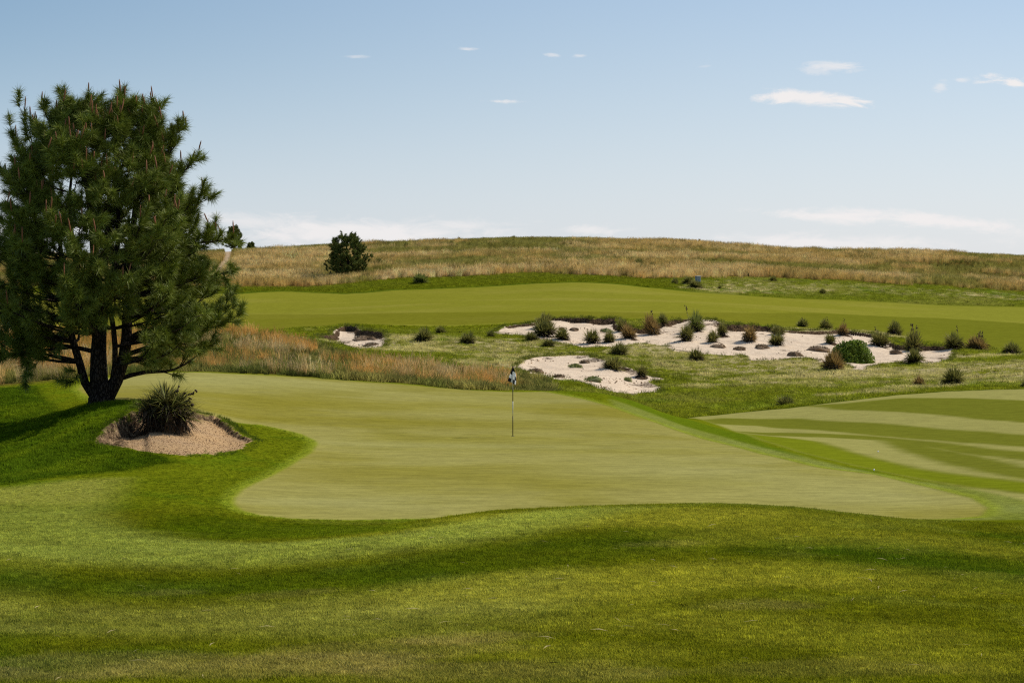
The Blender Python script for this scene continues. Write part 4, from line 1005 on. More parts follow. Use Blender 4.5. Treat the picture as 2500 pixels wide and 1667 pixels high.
def grow_pine(seed, stems, Rfun, hrange, n_limb, n_twig, twig_len, rise, tuft_t, r_limb, extra=(), tip_up=0.5, skip=None):
    r = random.Random(seed)
    limbs = MB(); tufts = []; tips = []
    def limb(p0, p3, droop, rad, ntw):
        p0 = Vector(p0); p3 = Vector(p3); d = p3 - p0; L_ = d.length
        p1 = p0 + Vector((d.x, d.y, d.z * 0.25)) * 0.35 + Vector((0, 0, L_ * 0.03)); p2 = p0 + Vector((d.x, d.y, 0)) * 0.75 + Vector((0, 0, d.z * 0.6 - droop * L_ * 0.12))
        pts = []
        wob = Vector((r.uniform(-1, 1), r.uniform(-1, 1), r.uniform(-1, 1))) * L_ * 0.04
        for i in range(9):
            s = i / 8; q = (1 - s) ** 3 * p0 + 3 * (1 - s) ** 2 * s * p1 + 3 * (1 - s) * s * s * p2 + s ** 3 * p3
            q += wob * math.sin(s * 7); pts.append(q)
        limbs.tube(pts, [max(0.006, rad * (1 - 0.85 * i / 8)) for i in range(9)], 5, 0, False)
        tan = (pts[-1] - pts[-2]).normalized()
        for j in range(ntw):
            s = 0.28 + 0.72 * (j + r.random()) / ntw; s = min(s, 0.999); k = int(s * 8); q = pts[k].lerp(pts[k + 1], s * 8 - k)
            tg = (pts[k + 1] - pts[k]).normalized()
            side = tg.cross(Vector((0, 0, 1))); side = side.normalized() if side.length > 1e-3 else Vector((1, 0, 0))
            dirn = tg * r.uniform(0.1, 1.0) + side * r.uniform(-1.3, 1.3) + Vector((0, 0, r.uniform(-0.65, 0.8) + tip_up * 0.3))
            dirn.normalize(); tl = twig_len * r.uniform(0.5, 1.2) * (1.15 - 0.45 * s)
            m1 = q + dirn * tl * 0.55; e = m1 + (dirn + Vector((0, 0, tip_up * r.uniform(0.0, 1.1)))).normalized() * tl * 0.5
            limbs.tube([q, m1, e], [rad * 0.22 + 0.004, rad * 0.12 + 0.004, 0.004], 4, 0, False)
            ed = (e - m1).normalized()
            for tt in tuft_t:
                if tt >= 1: tufts.append((e, ed))
                elif tt > 0.5: tufts.append((m1.lerp(e, tt * 2 - 1), ed))
                else: tufts.append((q.lerp(m1, tt * 2), dirn))
            tips.append((e, ed))
        tufts.append((pts[-1], (tan + Vector((0, 0, 0.3))).normalized())); tips.append((pts[-1], Vector((0, 0, 1))))
    for i in range(n_limb):
        hz = hrange[0] + (hrange[1] - hrange[0]) * ((i + r.random()) / n_limb) ** 1.0
        az = i * 2.399963 + r.uniform(-0.5, 0.5)
        R = Rfun(hz, az) * (r.uniform(0.35, 1.0) ** 0.4)
        tgt = Vector((math.cos(az) * R, math.sin(az) * R, hz))
        if skip and skip(tgt): continue
        best = None
        for st in stems:
            for p, rad in st:
                src_h = hz - rise * R
                c_ = abs(p.z - src_h) * 1.6 + math.hypot(p.x - tgt.x, p.y - tgt.y) * 0.55
                if best is None or c_ < best[0]: best = (c_, p, rad)
        low = (hrange[1] - hz) / (hrange[1] - hrange[0])
        limb(best[1], tgt, 1.2 * low, min(best[2] * 0.5, r_limb * (0.5 + 0.5 * low)), n_twig)
    for (p0, p3, rad, ntw) in extra: limb(p0, p3, 0.4, rad, ntw)
    return limbs, tufts, tips


def resample(pts, rads, n=10):
    """smooth polyline through points"""
    P = np.array(pts, float); tt = np.concatenate([[0], np.cumsum(np.linalg.norm(np.diff(P, axis=0), axis=1))])
    s = np.linspace(0, tt[-1], n)
    cols = [pchip(tt, P[:, i], s) for i in range(3)]; rr = np.interp(s, tt, rads)
    return [(Vector((cols[0][i], cols[1][i], cols[2][i])), float(rr[i])) for i in range(n)]


def build_tree(root_name, loc, stems, label, cat, group, grown, needle, scale_needles, candles=0, seed=1, stem_names='trunk', sides=10):
    root = bpy.data.objects.new(root_name, None); C.objects.link(root); root.location = loc
    root['label'] = label; root['category'] = cat
    if group: root['group'] = group
    limbs, tufts, tips = grown
    rs = random.Random(seed)
    for st in stems:
        b = MB(); b.tube([p for p, _ in st], [q for _, q in st], sides, 0, True, 0.05, rs)
        link(stem_names, b.mesh(stem_names, [M['bark']], True), root)
    link('branches', limbs.mesh('branches', [M['bark']], True), root, kind='stuff')
    P = np.array([tuple(a) for a, _ in tufts]); D = np.array([tuple(b) for _, b in tufts])
    n_per, ln, wd, mt = needle
    v, f = needle_mesh('needles', P, D, n_per, ln, wd, mt, seed)
    link('needles', new_mesh('needles', v, f, 3, [mt]), root, kind='stuff')
    if candles:
        cmesh = MB(); cmesh.tube([(0, 0, -0.02), (0.004, 0, 0.08), (0.010, 0.004, 0.17), (0.013, 0.004, 0.22)], [0.016, 0.021, 0.018, 0.006], 6)
        cme = cmesh.mesh('candle', [M['pine_candle']], True)
        key = sorted(tips, key=lambda t_: -(t_[0].z * 0.35 + math.hypot(t_[0].x, t_[0].y) * 0.55 - t_[0].y * 0.25 + rs.uniform(-1.3, 1.3)))
        for e, d in key[:candles]:
            o = link('candle', cme, root, loc=tuple(e + Vector((0, 0, 0.09))))
            s = rs.uniform(0.8, 1.7); o.scale = (1.1, 1.1, s * 1.15)
            o.rotation_euler = (rs.uniform(-0.2, 0.2) - d.y * 0.25, rs.uniform(-0.2, 0.2) + d.x * 0.3, rs.uniform(0, 6))
    return root


# the big pine: base of the trunk at px 246, py 984
bx, by = ground_point(247, 982); bz = float(ground_z(bx, by)[0])
K = by / F
def W(px, py, y=0.0): return ((px - 247) * K, y, (984 - py) * K)
st_pts = [
    ([(0, 0, -0.35), (0.0, 0, 0.0), (0.02, 0, 0.22), (0.0, 0.0, 0.55), (0.0, 0, 0.8)], [0.46, 0.41, 0.38, 0.34, 0.16]),
    ([(-0.05, 0, 0.2), W(240, 930), W(240, 870), W(243, 800), W(235, 700, 0.1), W(226, 560, 0.1), W(212, 440, 0.0), W(202, 340, 0), W(198, 285)], [0.30, 0.29, 0.245, 0.21, 0.17, 0.13, 0.09, 0.05, 0.02]),
    ([(0.15, 0, 0.1), W(284, 930), W(304, 870), W(312, 790, -0.1), W(312, 690, -0.1), W(325, 560), W(338, 420, 0.1), W(340, 310)], [0.24, 0.21, 0.18, 0.15, 0.13, 0.10, 0.06, 0.02]),
    ([(0.38, -0.05, 0.6), W(283, 890, -0.15), W(284, 840, -0.2), W(276, 760, -0.4), W(268, 640, -0.6), W(275, 500, -0.7), W(280, 360, -0.7)], [0.12, 0.09, 0.085, 0.08, 0.07, 0.05, 0.02]),
    ([(-0.15, 0, 0.08), W(212, 950), W(198, 900), W(182, 850), W(170, 800), W(155, 700), W(140, 560, 0.2), W(118, 420, 0.3), W(110, 330, 0.3)], [0.15, 0.14, 0.125, 0.115, 0.10, 0.085, 0.06, 0.04, 0.015]),
    ([W(243, 840, 0.1), (0.0, 0.5, 2.6), (0.15, 1.0, 3.8), (0.25, 1.5, 5.5), (0.1, 1.5, 8.2)], [0.12, 0.12, 0.10, 0.07, 0.02]),
    ([W(241, 850, -0.1), (-0.2, -0.5, 2.6), (-0.55, -1.0, 4.2), (-0.7, -1.3, 6.3), (-0.5, -1.2, 8.0)], [0.11, 0.10, 0.08, 0.05, 0.02])]
stems = [resample(p, q, 14) for p, q in st_pts]


def Rbig(h, az):
    base = np.interp(h, [1.0, 1.8, 2.6, 4.0, 5.0, 6.1, 7.0, 7.9, 8.6, 9.15, 9.6], [2.8, 3.8, 4.2, 4.05, 3.8, 3.4, 3.0, 2.55, 2.0, 1.3, 0.6])
    base *= 0.93 + 0.13 * math.sin(az * 3 + h * 1.3) * math.sin(az * 5 - h * 0.9 + 1)
    if math.cos(az) < 0: base *= 1.03
    return float(base)


extra = [(W(312, 868), W(470, 780, -0.3), 0.09, 16), (W(400, 815, -0.2), W(592, 770, -0.4), 0.055, 12), (W(360, 835, -0.2), W(520, 845, -0.5), 0.05, 12), (W(180, 850), W(70, 800, -0.4), 0.075, 14),
         (W(100, 815, -0.3), W(70, 920, -0.5), 0.045, 9), (W(170, 850, -0.2), W(10, 870, -0.6), 0.06, 14), (W(200, 900, -0.2), W(196, 925, -0.6), 0.02, 3), (W(330, 700, 0), W(575, 660, -0.3), 0.07, 14), (W(330, 600, 0), W(560, 585, -0.2), 0.07, 14),
         (W(196, 360), W(160, 240), 0.04, 8), (W(340, 420), W(392, 262, -0.2), 0.04, 9), (W(110, 400), W(45, 250, 0), 0.03, 4), (W(338, 450), W(445, 310, -0.3), 0.05, 10), (W(120, 450), W(25, 330), 0.04, 9), (W(210, 360), W(300, 240, 0), 0.04, 8), (W(212, 400), W(95, 255, 0.2), 0.04, 8), (W(330, 660), W(520, 560, 0), 0.06, 12), (W(335, 600), W(495, 470, -0.2), 0.06, 12), (W(335, 520), W(470, 390, 0), 0.05, 11), (W(335, 470), W(440, 340, -0.3), 0.05, 10)]
grown = grow_pine(5, stems, Rbig, (1.75, 9.2), 250, 9, 0.72, 0.28, (0.72, 1.0), 0.085, extra, 0.55, skip=lambda q: q.z < 2.9 and -2.2 < q.x < 2.0)
build_tree('pine_tree', (bx, by, bz), stems, 'large multi-stemmed pine with brown candles on the mound above the near bunker', 'tree', 'pine trees', grown,
           (84, 0.33, 0.017, M['pine_needle']), 1, candles=170, seed=3)


def small_pine(px, py, wpx, hpx, Yd, label, seed, nl, trunk_h=0.12, ysurf=None):
    x = (px - CX) / F * Yd; z = float(ground_z(x, Yd)[0]); k = Yd / F
    hh = hpx * k; R0 = wpx * k / 2
    # the stated base may lie behind the crest: keep the top where it shows
    top = (HY - (py - hpx)) / F * Yd; hh = top - z
    rr = random.Random(seed)
    pts = [(0, 0, -0.2), (0.02 * hh, 0, 0.3 * hh), (-0.02 * hh, 0.02 * hh, 0.65 * hh), (0, 0, 0.95 * hh)]
    r0 = 0.035 * hh
    st = [resample(pts, [r0 * 1.2, r0, r0 * 0.55, r0 * 0.15], 8)]
    if nl > 40:
        st.append(resample([(0, 0, 0.05 * hh), (0.12 * hh, -0.05 * hh, 0.35 * hh), (0.2 * hh, -0.05 * hh, 0.7 * hh)], [r0 * 0.7, r0 * 0.5, r0 * 0.1], 8))
        st.append(resample([(0, 0, 0.05 * hh), (-0.12 * hh, 0.05 * hh, 0.35 * hh), (-0.2 * hh, 0.02 * hh, 0.75 * hh)], [r0 * 0.7, r0 * 0.5, r0 * 0.1], 8))
    def Rf(h, az):
        s = h / hh
        b = np.interp(s, [0.05, 0.15, 0.3, 0.5, 0.7, 0.85, 0.95, 1.0], [0.75, 0.93, 1.0, 0.96, 0.78, 0.58, 0.34, 0.1])
        return float(R0 * b * (0.9 + 0.14 * math.sin(az * 3 + h * 2 + seed) + rr.uniform(-0.08, 0.06)))
    g = grow_pine(seed, st, Rf, (trunk_h * hh, 0.97 * hh), nl, 7, 0.13 * hh, 0.35, (0.5, 0.8, 1.0), r0 * 0.3, (), 0.5)
    return build_tree('pine_tree', (x, Yd, z), st, label, 'tree', 'pine trees', g, (24, 0.28, 0.055, M['far_pine_needle']), 1, 0, seed, sides=7)


_, ym = ground_point(848, 675)
small_pine(848, 676, 122, 104, ym, 'round dark pine at the foot of the straw hill', 21, 95)
small_pine(571, 612, 50, 59, 312, 'pine with open round crown on the skyline beside the sand track', 33, 46, 0.22)
small_pine(613, 612, 26, 20, 318, 'very small young pine on the skyline right of the open-crowned pine', 37, 22, 0.1)

# ------------------------------------------------------------------ yuccas
def leaf_block(r, n, ln, wd, elev, centre, droop=0.15, pos=None):
    """n pointed leaves radiating from centre; returns verts, faces"""
    v = []; f = []
    for i in range(n):
        az = r.uniform(0, 6.283); el = math.asin(r.uniform(math.sin(elev[0]), math.sin(elev[1]))); L_ = ln * r.uniform(0.72, 1.08)
        c = centre if pos is None else pos(r)
        d = Vector((math.cos(az) * math.cos(el), math.sin(az) * math.cos(el), math.sin(el)))
        s = d.cross(Vector((0, 0, 1))); s = s.normalized() if s.length > 1e-3 else Vector((1, 0, 0)); u = s.cross(d)
        c = Vector(c) + d * ln * 0.06; m1 = c + d * L_ * 0.5; tp = c + d * L_ + Vector((0, 0, -droop * L_ * max(0.1, math.cos(el))))
        b = len(v)
        v += [tuple(c - s * wd * 0.35), tuple(c + s * wd * 0.35), tuple(m1 + s * wd * 0.5), tuple(m1 - s * wd * 0.5), tuple(m1 - u * wd * 0.25), tuple(tp)]
        f += [(b, b + 1, b + 4), (b + 1, b + 2, b + 4), (b, b + 4, b + 3), (b + 3, b + 4, b + 5), (b + 4, b + 2, b + 5)]
    return v, f


def stalk_mesh(r, h, pods):
    b = MB(); lean = Vector((r.uniform(-0.35, 0.35), r.uniform(-0.2, 0.2), 1)).normalized()
    b.tube([(0, 0, 0), tuple(lean * h * 0.5), tuple(lean * h + Vector((r.uniform(-0.05, 0.05), 0, 0)))], [0.009, 0.008, 0.004], 5, 0)
    for i in range(pods):
        p = lean * h * r.uniform(0.72, 1.02) + Vector((r.uniform(-0.07, 0.07), r.uniform(-0.05, 0.05), 0))
        b.tube([tuple(p + Vector((0, 0, -0.035))), tuple(p), tuple(p + Vector((0, 0, 0.035)))], [0.008, 0.021, 0.007], 5, 1)
    return b.mesh('seed_stalk', [M['stalk'], M['seed_pod']], True)


# style: leaf material, dead skirt share, stalks
STY = {0: ('yucca_green', 0.35, 0), 1: ('yucca_green', 0.15, 0), 2: ('yucca_green', 0.6, 1), 3: ('yucca_green', 0.45, 1), 4: ('yucca_brown', 0.8, 1), 5: ('yucca_fresh', 0.15, 1)}
LM = {}
for sty, (mt, dead, stk) in STY.items():
    for var in range(3):
        r = random.Random(100 + sty * 7 + var)
        heads = [(0, 0, 0.08)] + [(r.uniform(-0.26, 0.26), r.uniform(-0.22, 0.22), r.uniform(0.0, 0.16)) for _ in range(5)]
        v, f = [], []
        for hd in heads:
            a_, b_ = leaf_block(r, 64, 0.60, 0.048, (-0.02, 1.35), hd, 0.10)
            o_ = len(v); v += a_; f += [tuple(i + o_ for i in q) for q in b_]
        LM[sty, var, 'leaf'] = new_mesh('leaves', v, f, 3, [M[mt]])
        v, f = leaf_block(r, int(170 * dead) + 90, 0.40, 0.05, (-0.35, 0.25), (0, 0, 0.14), 0.30, pos=lambda q: (q.uniform(-0.28, 0.28), q.uniform(-0.26, 0.26), q.uniform(0.03, 0.22)))
        LM[sty, var, 'dead'] = new_mesh('dead_leaves', v, f, 3, [M['dead_leaf' if sty == 4 else 'dark_dead_leaf']])
        LM[sty, var, 'stalk'] = [stalk_mesh(r, r.uniform(0.85, 1.15), 7) for _ in range(3)]
rr = random.Random(77)
STALKED = {26: 2, 27: 3, 31: 4, 33: 3, 35: 1, 36: 6, 22: 1, 29: 1, 15: 1, 16: 1, 12: 1, 19: 1, 13: 0, 51: 2, 52: 2, 54: 2, 55: 1, 58: 1, 59: 1, 60: 3, 40: 1, 37: 0}
for i, (q, (x, y)) in enumerate(zip(YUC, yx)):
    px, py, wp, hp, lab, sty = q
    wm = wp * y / F; hm = hp * y / F; z = float(ground_z(x, y)[0])
    root = bpy.data.objects.new('yucca', None); C.objects.link(root); root.location = (x, y, z - 0.03); root.rotation_euler = (rr.uniform(-0.15, 0.15), rr.uniform(-0.15, 0.15), rr.uniform(0, 6.28))
    root['label'] = lab; root['category'] = 'yucca'; root['group'] = 'yuccas in and around the far bunkers and hill'
    var = rr.randrange(3); big_ = 1.16 if y < 160 else 1.0; sx = big_ * wm / 1.22; sz = big_ * hm / 0.64
    if y > 240: sx *= 1.2; sz *= 1.35
    o = link('leaves', LM[sty, var, 'leaf'], root, kind='stuff'); o.scale = (sx, sx, sz)
    o = link('dead_leaves', LM[sty, var, 'dead'], root, kind='stuff'); o.scale = (sx, sx, sz)
    for s in range(STALKED.get(i, 0)):
        o = link('seed_stalk', LM[sty, var, 'stalk'][s % 3], root, loc=(rr.uniform(-0.2, 0.2) * wm, rr.uniform(-0.2, 0.2) * wm, 0.05))
        sc2 = rr.uniform(0.8, 1.15) * (hm * 1.2); o.scale = (sc2, sc2, sc2); o.rotation_euler = (rr.uniform(-0.15, 0.15), rr.uniform(-0.15, 0.15), rr.uniform(0, 6.28))

# the near yucca beside the brown bunker
x, y = ground_point(408, 1040); z = float(ground_z(x, y)[0])
root = bpy.data.objects.new('yucca', None); C.objects.link(root); root.location = (x, y, z - 0.02); root.scale = (1.2, 1.15, 1.08)
root['label'] = 'large spiky yucca with dark pods growing out of the near brown bunker'; root['category'] = 'yucca'
r = random.Random(9)
lv = []
for k in range(6):
    v, f = leaf_block(random.Random(50 + k), 1, 0.74, 0.026, (0, 0.0001), (0, 0, 0), 0.05 + 0.03 * k)
    # straighten so that the leaf runs along +X
    a_ = np.array(v); d = a_[5] - (a_[0] + a_[1]) / 2; an = -math.atan2(d[1], d[0]); R_ = np.array([[math.cos(an), -math.sin(an), 0], [math.sin(an), math.cos(an), 0], [0, 0, 1]])
    a_ = a_ @ R_.T
    lv.append(new_mesh('leaf', a_, f, 3, [M['yucca_green' if k % 3 else 'yucca_fresh']]))
heads = [(-0.28, -0.1, 0.55), (0.0, -0.2, 0.72), (0.22, -0.05, 0.62), (-0.1, 0.15, 0.75), (0.33, -0.15, 0.35), (0.12, -0.35, 0.5), (-0.38, -0.2, 0.42)]
for i in range(285):
    h = heads[i % len(heads)]
    az = r.uniform(0, 6.283); el = math.asin(min(0.995, r.uniform(-0.1, 0.98)))
    if h[0] > 0.2: az = r.gauss(0, 1.2)
    o = link('leaf', lv[i % 6], root, loc=(h[0] + r.uniform(-0.05, 0.05), h[1] + r.uniform(-0.05, 0.05), h[2] + r.uniform(-0.05, 0.05)))
    o.rotation_euler = (0, -el, az); s = r.uniform(0.75, 1.12); o.scale = (s, s, s)
v, f = [], []
for h in heads:
    a_, b_ = leaf_block(r, 110, 0.62, 0.024, (-0.3, 1.3), h, 0.15); o_ = len(v); v += a_; f += [tuple(i + o_ for i in q) for q in b_]
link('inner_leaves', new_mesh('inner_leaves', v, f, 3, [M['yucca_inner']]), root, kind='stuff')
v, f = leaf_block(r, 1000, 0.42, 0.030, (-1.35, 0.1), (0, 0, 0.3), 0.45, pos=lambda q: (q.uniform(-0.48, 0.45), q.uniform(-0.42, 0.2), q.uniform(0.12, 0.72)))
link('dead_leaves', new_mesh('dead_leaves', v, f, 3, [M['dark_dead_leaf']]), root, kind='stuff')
core = MB()
for h in heads: core.tube([(h[0] * 0.6, h[1] * 0.6, -0.1), (h[0] * 0.9, h[1] * 0.9, h[2] * 0.5), (h[0], h[1], h[2])], [0.16, 0.13, 0.07], 7)
link('stump', core.mesh('stump', [M['dirt']], True), root)
for i, (sx_, sz_, tx, tz) in enumerate(((0.25, 0.75, 0.72, 1.05), (0.2, 0.7, 0.5, 1.02), (0.3, 0.65, 0.62, 0.85), (0.3, 0.55, 0.62, 0.68), (0.3, 0.3, 0.70, 0.50), (0.25, 0.2, 0.48, 0.12), (0.1, 0.8, 0.30, 1.12))):
    b = MB(); b.tube([(sx_, -0.1, sz_), ((sx_ + tx) / 2, -0.15, (sz_ + tz) / 2 + 0.03), (tx, -0.2, tz)], [0.012, 0.010, 0.006], 5, 0)
    for k in range(7):
        q = Vector((sx_, -0.1, sz_)).lerp(Vector((tx, -0.2, tz)), r.uniform(0.55, 1.05)) + Vector((r.uniform(-.03, .03), r.uniform(-.03, .03), r.uniform(-.03, .03)))
        d = Vector((r.uniform(-1, 1), r.uniform(-1, 1), r.uniform(-0.3, 1))).normalized() * 0.036
        b.tube([tuple(q - d), tuple(q), tuple(q + d)], [0.010, 0.026, 0.008], 5, 1)
    link('seed_stalk', b.mesh('seed_stalk', [M['stalk'], M['seed_pod']], True), root)

# ------------------------------------------------------------------ round green shrub
x, y = ground_point(2078, 884); z = float(ground_z(x, y)[0]); k = y / F
root = bpy.data.objects.new('shrub', None); C.objects.link(root); root.location = (x, y, z); root['label'] = 'round bright green leafy shrub in the right half of the wide bunker'; root['category'] = 'shrub'
R_ = 51 * k; Hh = 68 * k
nl = 9000; d = rng.normal(0, 1, (nl, 3)); d /= np.linalg.norm(d, axis=1, keepdims=True); d[:, 2] = np.abs(d[:, 2]) * 1.0 - 0.12
rad = rng.uniform(0.35, 1.0, nl) ** 0.5 * (1 + 0.34 * fbm(d[:, 0] * 2 + 5, d[:, 2] * 2 + d[:, 1] * 1.3, 0.8, 4, 301))
Pc = d * rad[:, None] * np.array([R_, R_ * 0.9, Hh * 0.95]); Pc[:, 2] = np.maximum(Pc[:, 2] + 0.05, 0.02)
aa = rng.normal(0, 1, (nl, 3)); aa /= np.linalg.norm(aa, axis=1, keepdims=True); bb = np.cross(aa, rng.normal(0, 1, (nl, 3))); bb /= np.linalg.norm(bb, axis=1, keepdims=True)
ls = rng.uniform(0.05, 0.11, (nl, 1))
v = np.stack([Pc - aa * ls, Pc + bb * ls * 0.5, Pc + aa * ls, Pc - bb * ls * 0.5], 1).reshape(-1, 3)
link('leaves', new_mesh('leaves', v, np.arange(nl * 4).reshape(-1, 4), 4, [M['shrub_leaf']]), root, kind='stuff')
b = MB()
for i in range(26):
    an = i * 2.4; rr_ = R_ * rr.uniform(0.3, 0.8); b.tube([(0.06 * math.cos(an), 0.06 * math.sin(an), -0.05), (rr_ * 0.5 * math.cos(an), rr_ * 0.5 * math.sin(an), Hh * 0.4), (rr_ * math.cos(an), rr_ * math.sin(an), Hh * rr.uniform(0.6, 0.85))], [0.025, 0.016, 0.006], 5)
link('stems', b.mesh('stems', [M['bark']]), root, kind='stuff')

# ------------------------------------------------------------------ eroded turf clumps left standing in the sand
CL = [(1402, 804, 32, 9, 0, 'brown turf clump on the upper left sand of wide bunker'), (1481, 803, 38, 13, 1, 'grassy turf clump under the dark rim of wide bunker'),
      (1404, 895, 50, 13, 1, 'green-topped turf clump in the middle of the lower bunker'), (1427, 884, 36, 11, 0, 'brown turf clump near the top of the lower bunker'),
      (1448, 931, 64, 18, 1, 'longest dark turf clump near the front of the lower bunker'), (1364, 921, 42, 9, 0, 'flat brown turf clump at lower left of the lower bunker'),
      (1307, 908, 50, 12, 0, 'flat dark turf clump at the left end of the lower bunker'), (1532, 926, 26, 11, 1, 'small yellow-green turf clump at right of the lower bunker'),
      (1806, 853, 40, 11, 0, 'dark brown turf clump alone on the sand in wide bunker middle'), (1940, 868, 44, 13, 0, 'dark turf clump near the lower rim left of the rusty yucca'),
      (2185, 862, 36, 15, 0, 'brown turf clump on the clean sand right of the round shrub'), (1753, 847, 42, 10, 0, 'crumbled turf clump below the neat green yucca'),
      (1859, 850, 46, 13, 0, 'pale crumbled turf clump left of the front yucca pair'), (1997, 856, 66, 17, 0, 'long dark turf bank left of the round shrub'),
      (890, 826, 76, 15, 0, 'long dark turf island in the small left bunker'), (908, 842, 48, 9, 0, 'lower flat turf island in the small left bunker'), (1370, 806, 22, 8, 0, 'small brown clump at the right of the broad yucca pair')]
for i, (px, py, wp, hp, gr, lab) in enumerate(CL):
    x, y = ground_point(px, py - 2); z = float(ground_z(x, y)[0]); k = y / F
    rx = wp * k / 2 * 0.78; rz = hp * k * 0.6; ry = rx * 0.8
    r2 = np.random.default_rng(500 + i)
    th = np.linspace(0, 2 * np.pi, 25)[:-1]; vs = []; N_ = 7
    for a_ in range(N_):
        fr = a_ / (N_ - 1)
        for t_ in th:
            c_ = np.cos(fr * np.pi / 2) ** 0.8; nz = 1 + 1.0 * float(vnoise(np.array([np.cos(t_) * 1.9 + i * 9]), np.array([np.sin(t_) * 1.9 + fr * 2]), 7)[0]) - 0.5 + r2.uniform(-0.11, 0.11)
            vs.append((rx * c_ * np.cos(t_) * nz, ry * c_ * np.sin(t_) * nz, -0.12 + (rz + 0.12) * np.sin(fr * np.pi / 2) * (0.6 + 0.8 * float(vnoise(np.array([np.cos(t_) * c_ * 2.5 + i * 5]), np.array([np.sin(t_) * c_ * 2.5]), 9)[0]))))
    fs = []
    for a_ in range(N_ - 1):
        for t_ in range(24): fs.append((a_ * 24 + t_, a_ * 24 + (t_ + 1) % 24, (a_ + 1) * 24 + (t_ + 1) % 24, (a_ + 1) * 24 + t_))
    root = bpy.data.objects.new('turf_clump', None); C.objects.link(root); root.location = (x, y, z); root['label'] = lab; root['category'] = 'turf clump'; root['group'] = 'turf clumps left in the bunkers'
    link('earth', new_mesh('earth', vs, fs, 4, [M['sod' if gr else 'dirt']], smooth=False), root)
    # ragged grass on top
    v, f = [], []; rq = random.Random(600 + i)
    for j in range(int(60 + 260 * rx)):
        an = rq.uniform(0, 6.283); q_ = math.sqrt(rq.random()) * 0.95; cx_, cy_ = rx * q_ * math.cos(an), ry * q_ * math.sin(an); cz_ = rz * math.sqrt(max(0, 1 - q_ ** 2.2)) * 0.9
        h_ = rq.uniform(0.06, 0.16); dx_, dy_ = rq.uniform(-0.1, 0.1), rq.uniform(-0.1, 0.1); b0 = len(v)
        v += [(cx_ - 0.012, cy_, cz_ - 0.02), (cx_ + 0.012, cy_, cz_ - 0.02), (cx_ + dx_, cy_ + dy_, cz_ + h_)]; f.append((b0, b0 + 1, b0 + 2))
    link('grass', new_mesh('grass', v, f, 3, [M['yucca_fresh' if gr else 'dead_leaf']]), root, kind='stuff')

# ------------------------------------------------------------------ flagstick
fx, fy = ground_point(1252, 1062); fz = float(ground_z(fx, fy)[0]); k = fy / F
root = bpy.data.objects.new('flagstick', None); C.objects.link(root); root.location = (fx, fy, fz); root['label'] = 'flagstick with limp black and white checked flag standing on the putting green'; root['category'] = 'flagstick'
def Hp(py): return (1062 - py) * k
for nm, a_, b_, mt, rd in (('pole_section', -0.02, Hp(1013), 'black_paint', 0.0135), ('pole_section', Hp(1013), Hp(977), 'white_paint', 0.0125), ('pole_section', Hp(977), Hp(947), 'black_paint', 0.013), ('pole_section', Hp(947), Hp(893), 'white_paint', 0.011)):
    b = MB(); b.tube([(0, 0, a_), (0, 0, b_)], [rd, rd], 12); o = link(nm, b.mesh(nm, [M[mt]], True), root); o['label'] = ('black' if 'black' in mt else 'white') + ' painted section of the pole'
b = MB(); b.tube([(0, 0, Hp(893) - 0.01), (0, 0, Hp(893) + 0.015), (0, 0, Hp(893) + 0.03)], [0.015, 0.018, 0.004], 10); link('finial', b.mesh('finial', [M['black_paint']], True), root)
b = MB(); b.tube([(0, 0, -0.012), (0, 0, 0.003)], [0.055, 0.055], 20); link('cup', b.mesh('cup', [M['cup_dark']], True), root)
# flag: rows down the hanging cloth, columns across its folds (metres from the pole)
pxm = lambda X_, Y_: ((X_ - 725) / 6.535 * k, Hp(860 + Y_ / 6.535))
rowsL = [(722, 213), (702, 270), (684, 325), (663, 385), (640, 442)]
rowsM = [(727, 216), (722, 285), (714, 345), (704, 408), (690, 462)]
rowsN = [(733, 222), (742, 290), (738, 355), (730, 420), (724, 478)]
rowsO = [(739, 236), (760, 300), (764, 365), (758, 430), (748, 498)]
rowsP = [(745, 262), (770, 335), (778, 390), (777, 440), (768, 508)]
gridc = [rowsL, rowsM, rowsN, rowsO, rowsP]; dep = [0.055, -0.03, 0.035, -0.05, 0.02]
v = []; f = []; mi = []
SUBD = 4
def gp(ci, ri):
    c0 = int(min(ci, 3.999)); r0 = int(min(ri, 3.999)); tc0 = ci - c0; tr = ri - r0
    p00 = pxm(*gridc[c0][r0]); p10 = pxm(*gridc[c0 + 1][r0]); p01 = pxm(*gridc[c0][r0 + 1]); p11 = pxm(*gridc[c0 + 1][r0 + 1])
    xx = (p00[0] * (1 - tc0) + p10[0] * tc0) * (1 - tr) + (p01[0] * (1 - tc0) + p11[0] * tc0) * tr
    zz = (p00[1] * (1 - tc0) + p10[1] * tc0) * (1 - tr) + (p01[1] * (1 - tc0) + p11[1] * tc0) * tr
    tt = tc0 * tc0 * (3 - 2 * tc0); yy = (dep[c0] * (1 - tt) + dep[c0 + 1] * tt) * (0.25 + 0.75 * ri / 4) + 0.008 * math.sin(ri * 3 + ci * 2)
    return (xx, yy - 0.02, zz)
NR = 4 * SUBD
for ri in range(NR + 1):
    for ci in range(NR + 1): v.append(gp(ci / SUBD, ri / SUBD))
for ri in range(NR):
    for ci in range(NR):
        a_ = ri * (NR + 1) + ci; f.append((a_, a_ + 1, a_ + NR + 2, a_ + NR + 1)); R2 = ri // SUBD; C2 = ci // SUBD
        pat = [[1, 1, 1, 1], [1, 0, 0, 0], [0, 0, 0, 1], [1, 0, 1, 0]]
        mi.append(pat[R2][C2])
fl = new_mesh('flag', v, f, 4, [M['flag_white'], M['flag_black']], mi, True)
o = link('flag', fl, root)
sm_ = o.modifiers.new('thick', 'SOLIDIFY'); sm_.thickness = 0.003

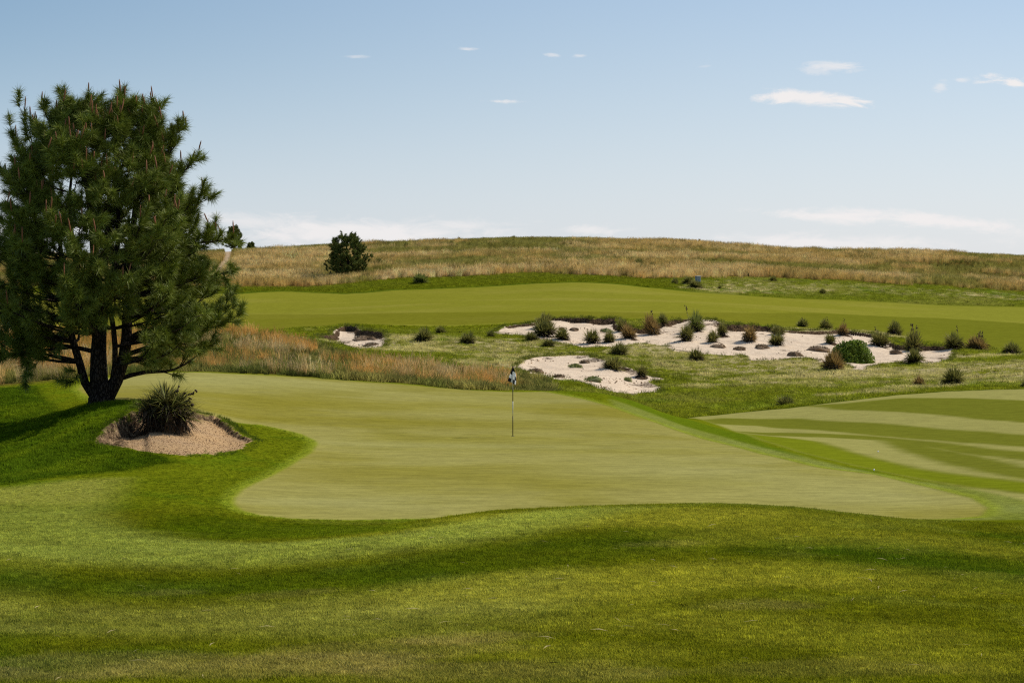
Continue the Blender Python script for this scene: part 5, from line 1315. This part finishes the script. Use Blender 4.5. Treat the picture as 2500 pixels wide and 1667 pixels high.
# a second, distant flag just showing over the crest
ys = np.linspace(250, 360, 600); xs = (1722 - CX) / F * ys; gp_ = HY - F * base_h(xs, ys) / ys; kk = int(np.argmin(gp_)); x, y = float(xs[kk]), float(ys[kk]) + 12; z = float(ground_z(x, y)[0]); k2 = y / F
root = bpy.data.objects.new('flagstick', None); C.objects.link(root); root.location = (x, y, z); root['label'] = 'tiny distant flagstick showing above the skyline right of centre'; root['category'] = 'flagstick'
top = (HY - 583) / F * y - z
b = MB(); b.tube([(0, 0, -0.1), (0, 0, top)], [0.03, 0.03], 6); link('pole', b.mesh('pole', [M['white_paint']]), root)
b = MB(); b.box(0.17, 0, top - 0.27, 0.30, 0.03, 0.46); link('flag', b.mesh('flag', [M['flag_black']]), root)

# ------------------------------------------------------------------ golf balls, box, pebbles
def ball(nm, px, py, rad, mt, label, cat, group=None, seed=0, squash=1.0, jit=0.0):
    x, y = ground_point(px, py); z = float(ground_z(x, y)[0]); rq = random.Random(seed)
    v = []; f = []; nu, nv = 14, 9
    for a_ in range(nv + 1):
        for b_ in range(nu):
            ph = math.pi * a_ / nv; th = 2 * math.pi * b_ / nu; j = 1 + rq.uniform(-jit, jit)
            v.append((rad * math.sin(ph) * math.cos(th) * j, rad * math.sin(ph) * math.sin(th) * j, rad * math.cos(ph) * squash))
    for a_ in range(nv):
        for b_ in range(nu): f.append((a_ * nu + b_, (a_ + 1) * nu + b_, (a_ + 1) * nu + (b_ + 1) % nu, a_ * nu + (b_ + 1) % nu))
    me = new_mesh(nm, v, f, 4, [M[mt]], smooth=True)
    return link(nm, me, loc=(x, y, z + rad * squash * 0.9), label=label, cat=cat, group=group)


ball('golf_ball', 2144, 1104, 0.0235, 'flag_white', 'upper white golf ball on the pale mowing stripe', 'golf ball', 'golf balls')
ball('golf_ball', 2134, 1149, 0.0235, 'flag_white', 'lower white golf ball on the pale collar of the green', 'golf ball', 'golf balls')
ball('pebble', 877, 835, 0.07, 'pebble', 'left white pebble between the turf islands of small left bunker', 'pebble', 'white pebbles', 3, 0.7, 0.15)
ball('pebble', 886, 835, 0.06, 'pebble', 'right white pebble between the turf islands of small left bunker', 'pebble', 'white pebbles', 4, 0.7, 0.15)
x, y = ground_point(1704, 690); z = float(ground_z(x, y)[0]); k = y / F
root = bpy.data.objects.new('utility_box', None); C.objects.link(root); root.location = (x, y, z); root.rotation_euler = (0, 0, 0.3); root['label'] = 'pale grey box with white lid half hidden behind yuccas at the foot of the hill'; root['category'] = 'box'
hb = (HY - 674) / F * y - z
b = MB(); b.box(0, 0, hb / 2 - 0.05, 0.50, 0.50, hb); o = link('body', b.mesh('body', [M['box_body']]), root); bv = o.modifiers.new('b', 'BEVEL'); bv.width = 0.03
b = MB(); b.box(0, 0, hb - 0.02, 0.57, 0.57, 0.07); o = link('lid', b.mesh('lid', [M['box_lid']]), root); bv = o.modifiers.new('b', 'BEVEL'); bv.width = 0.02
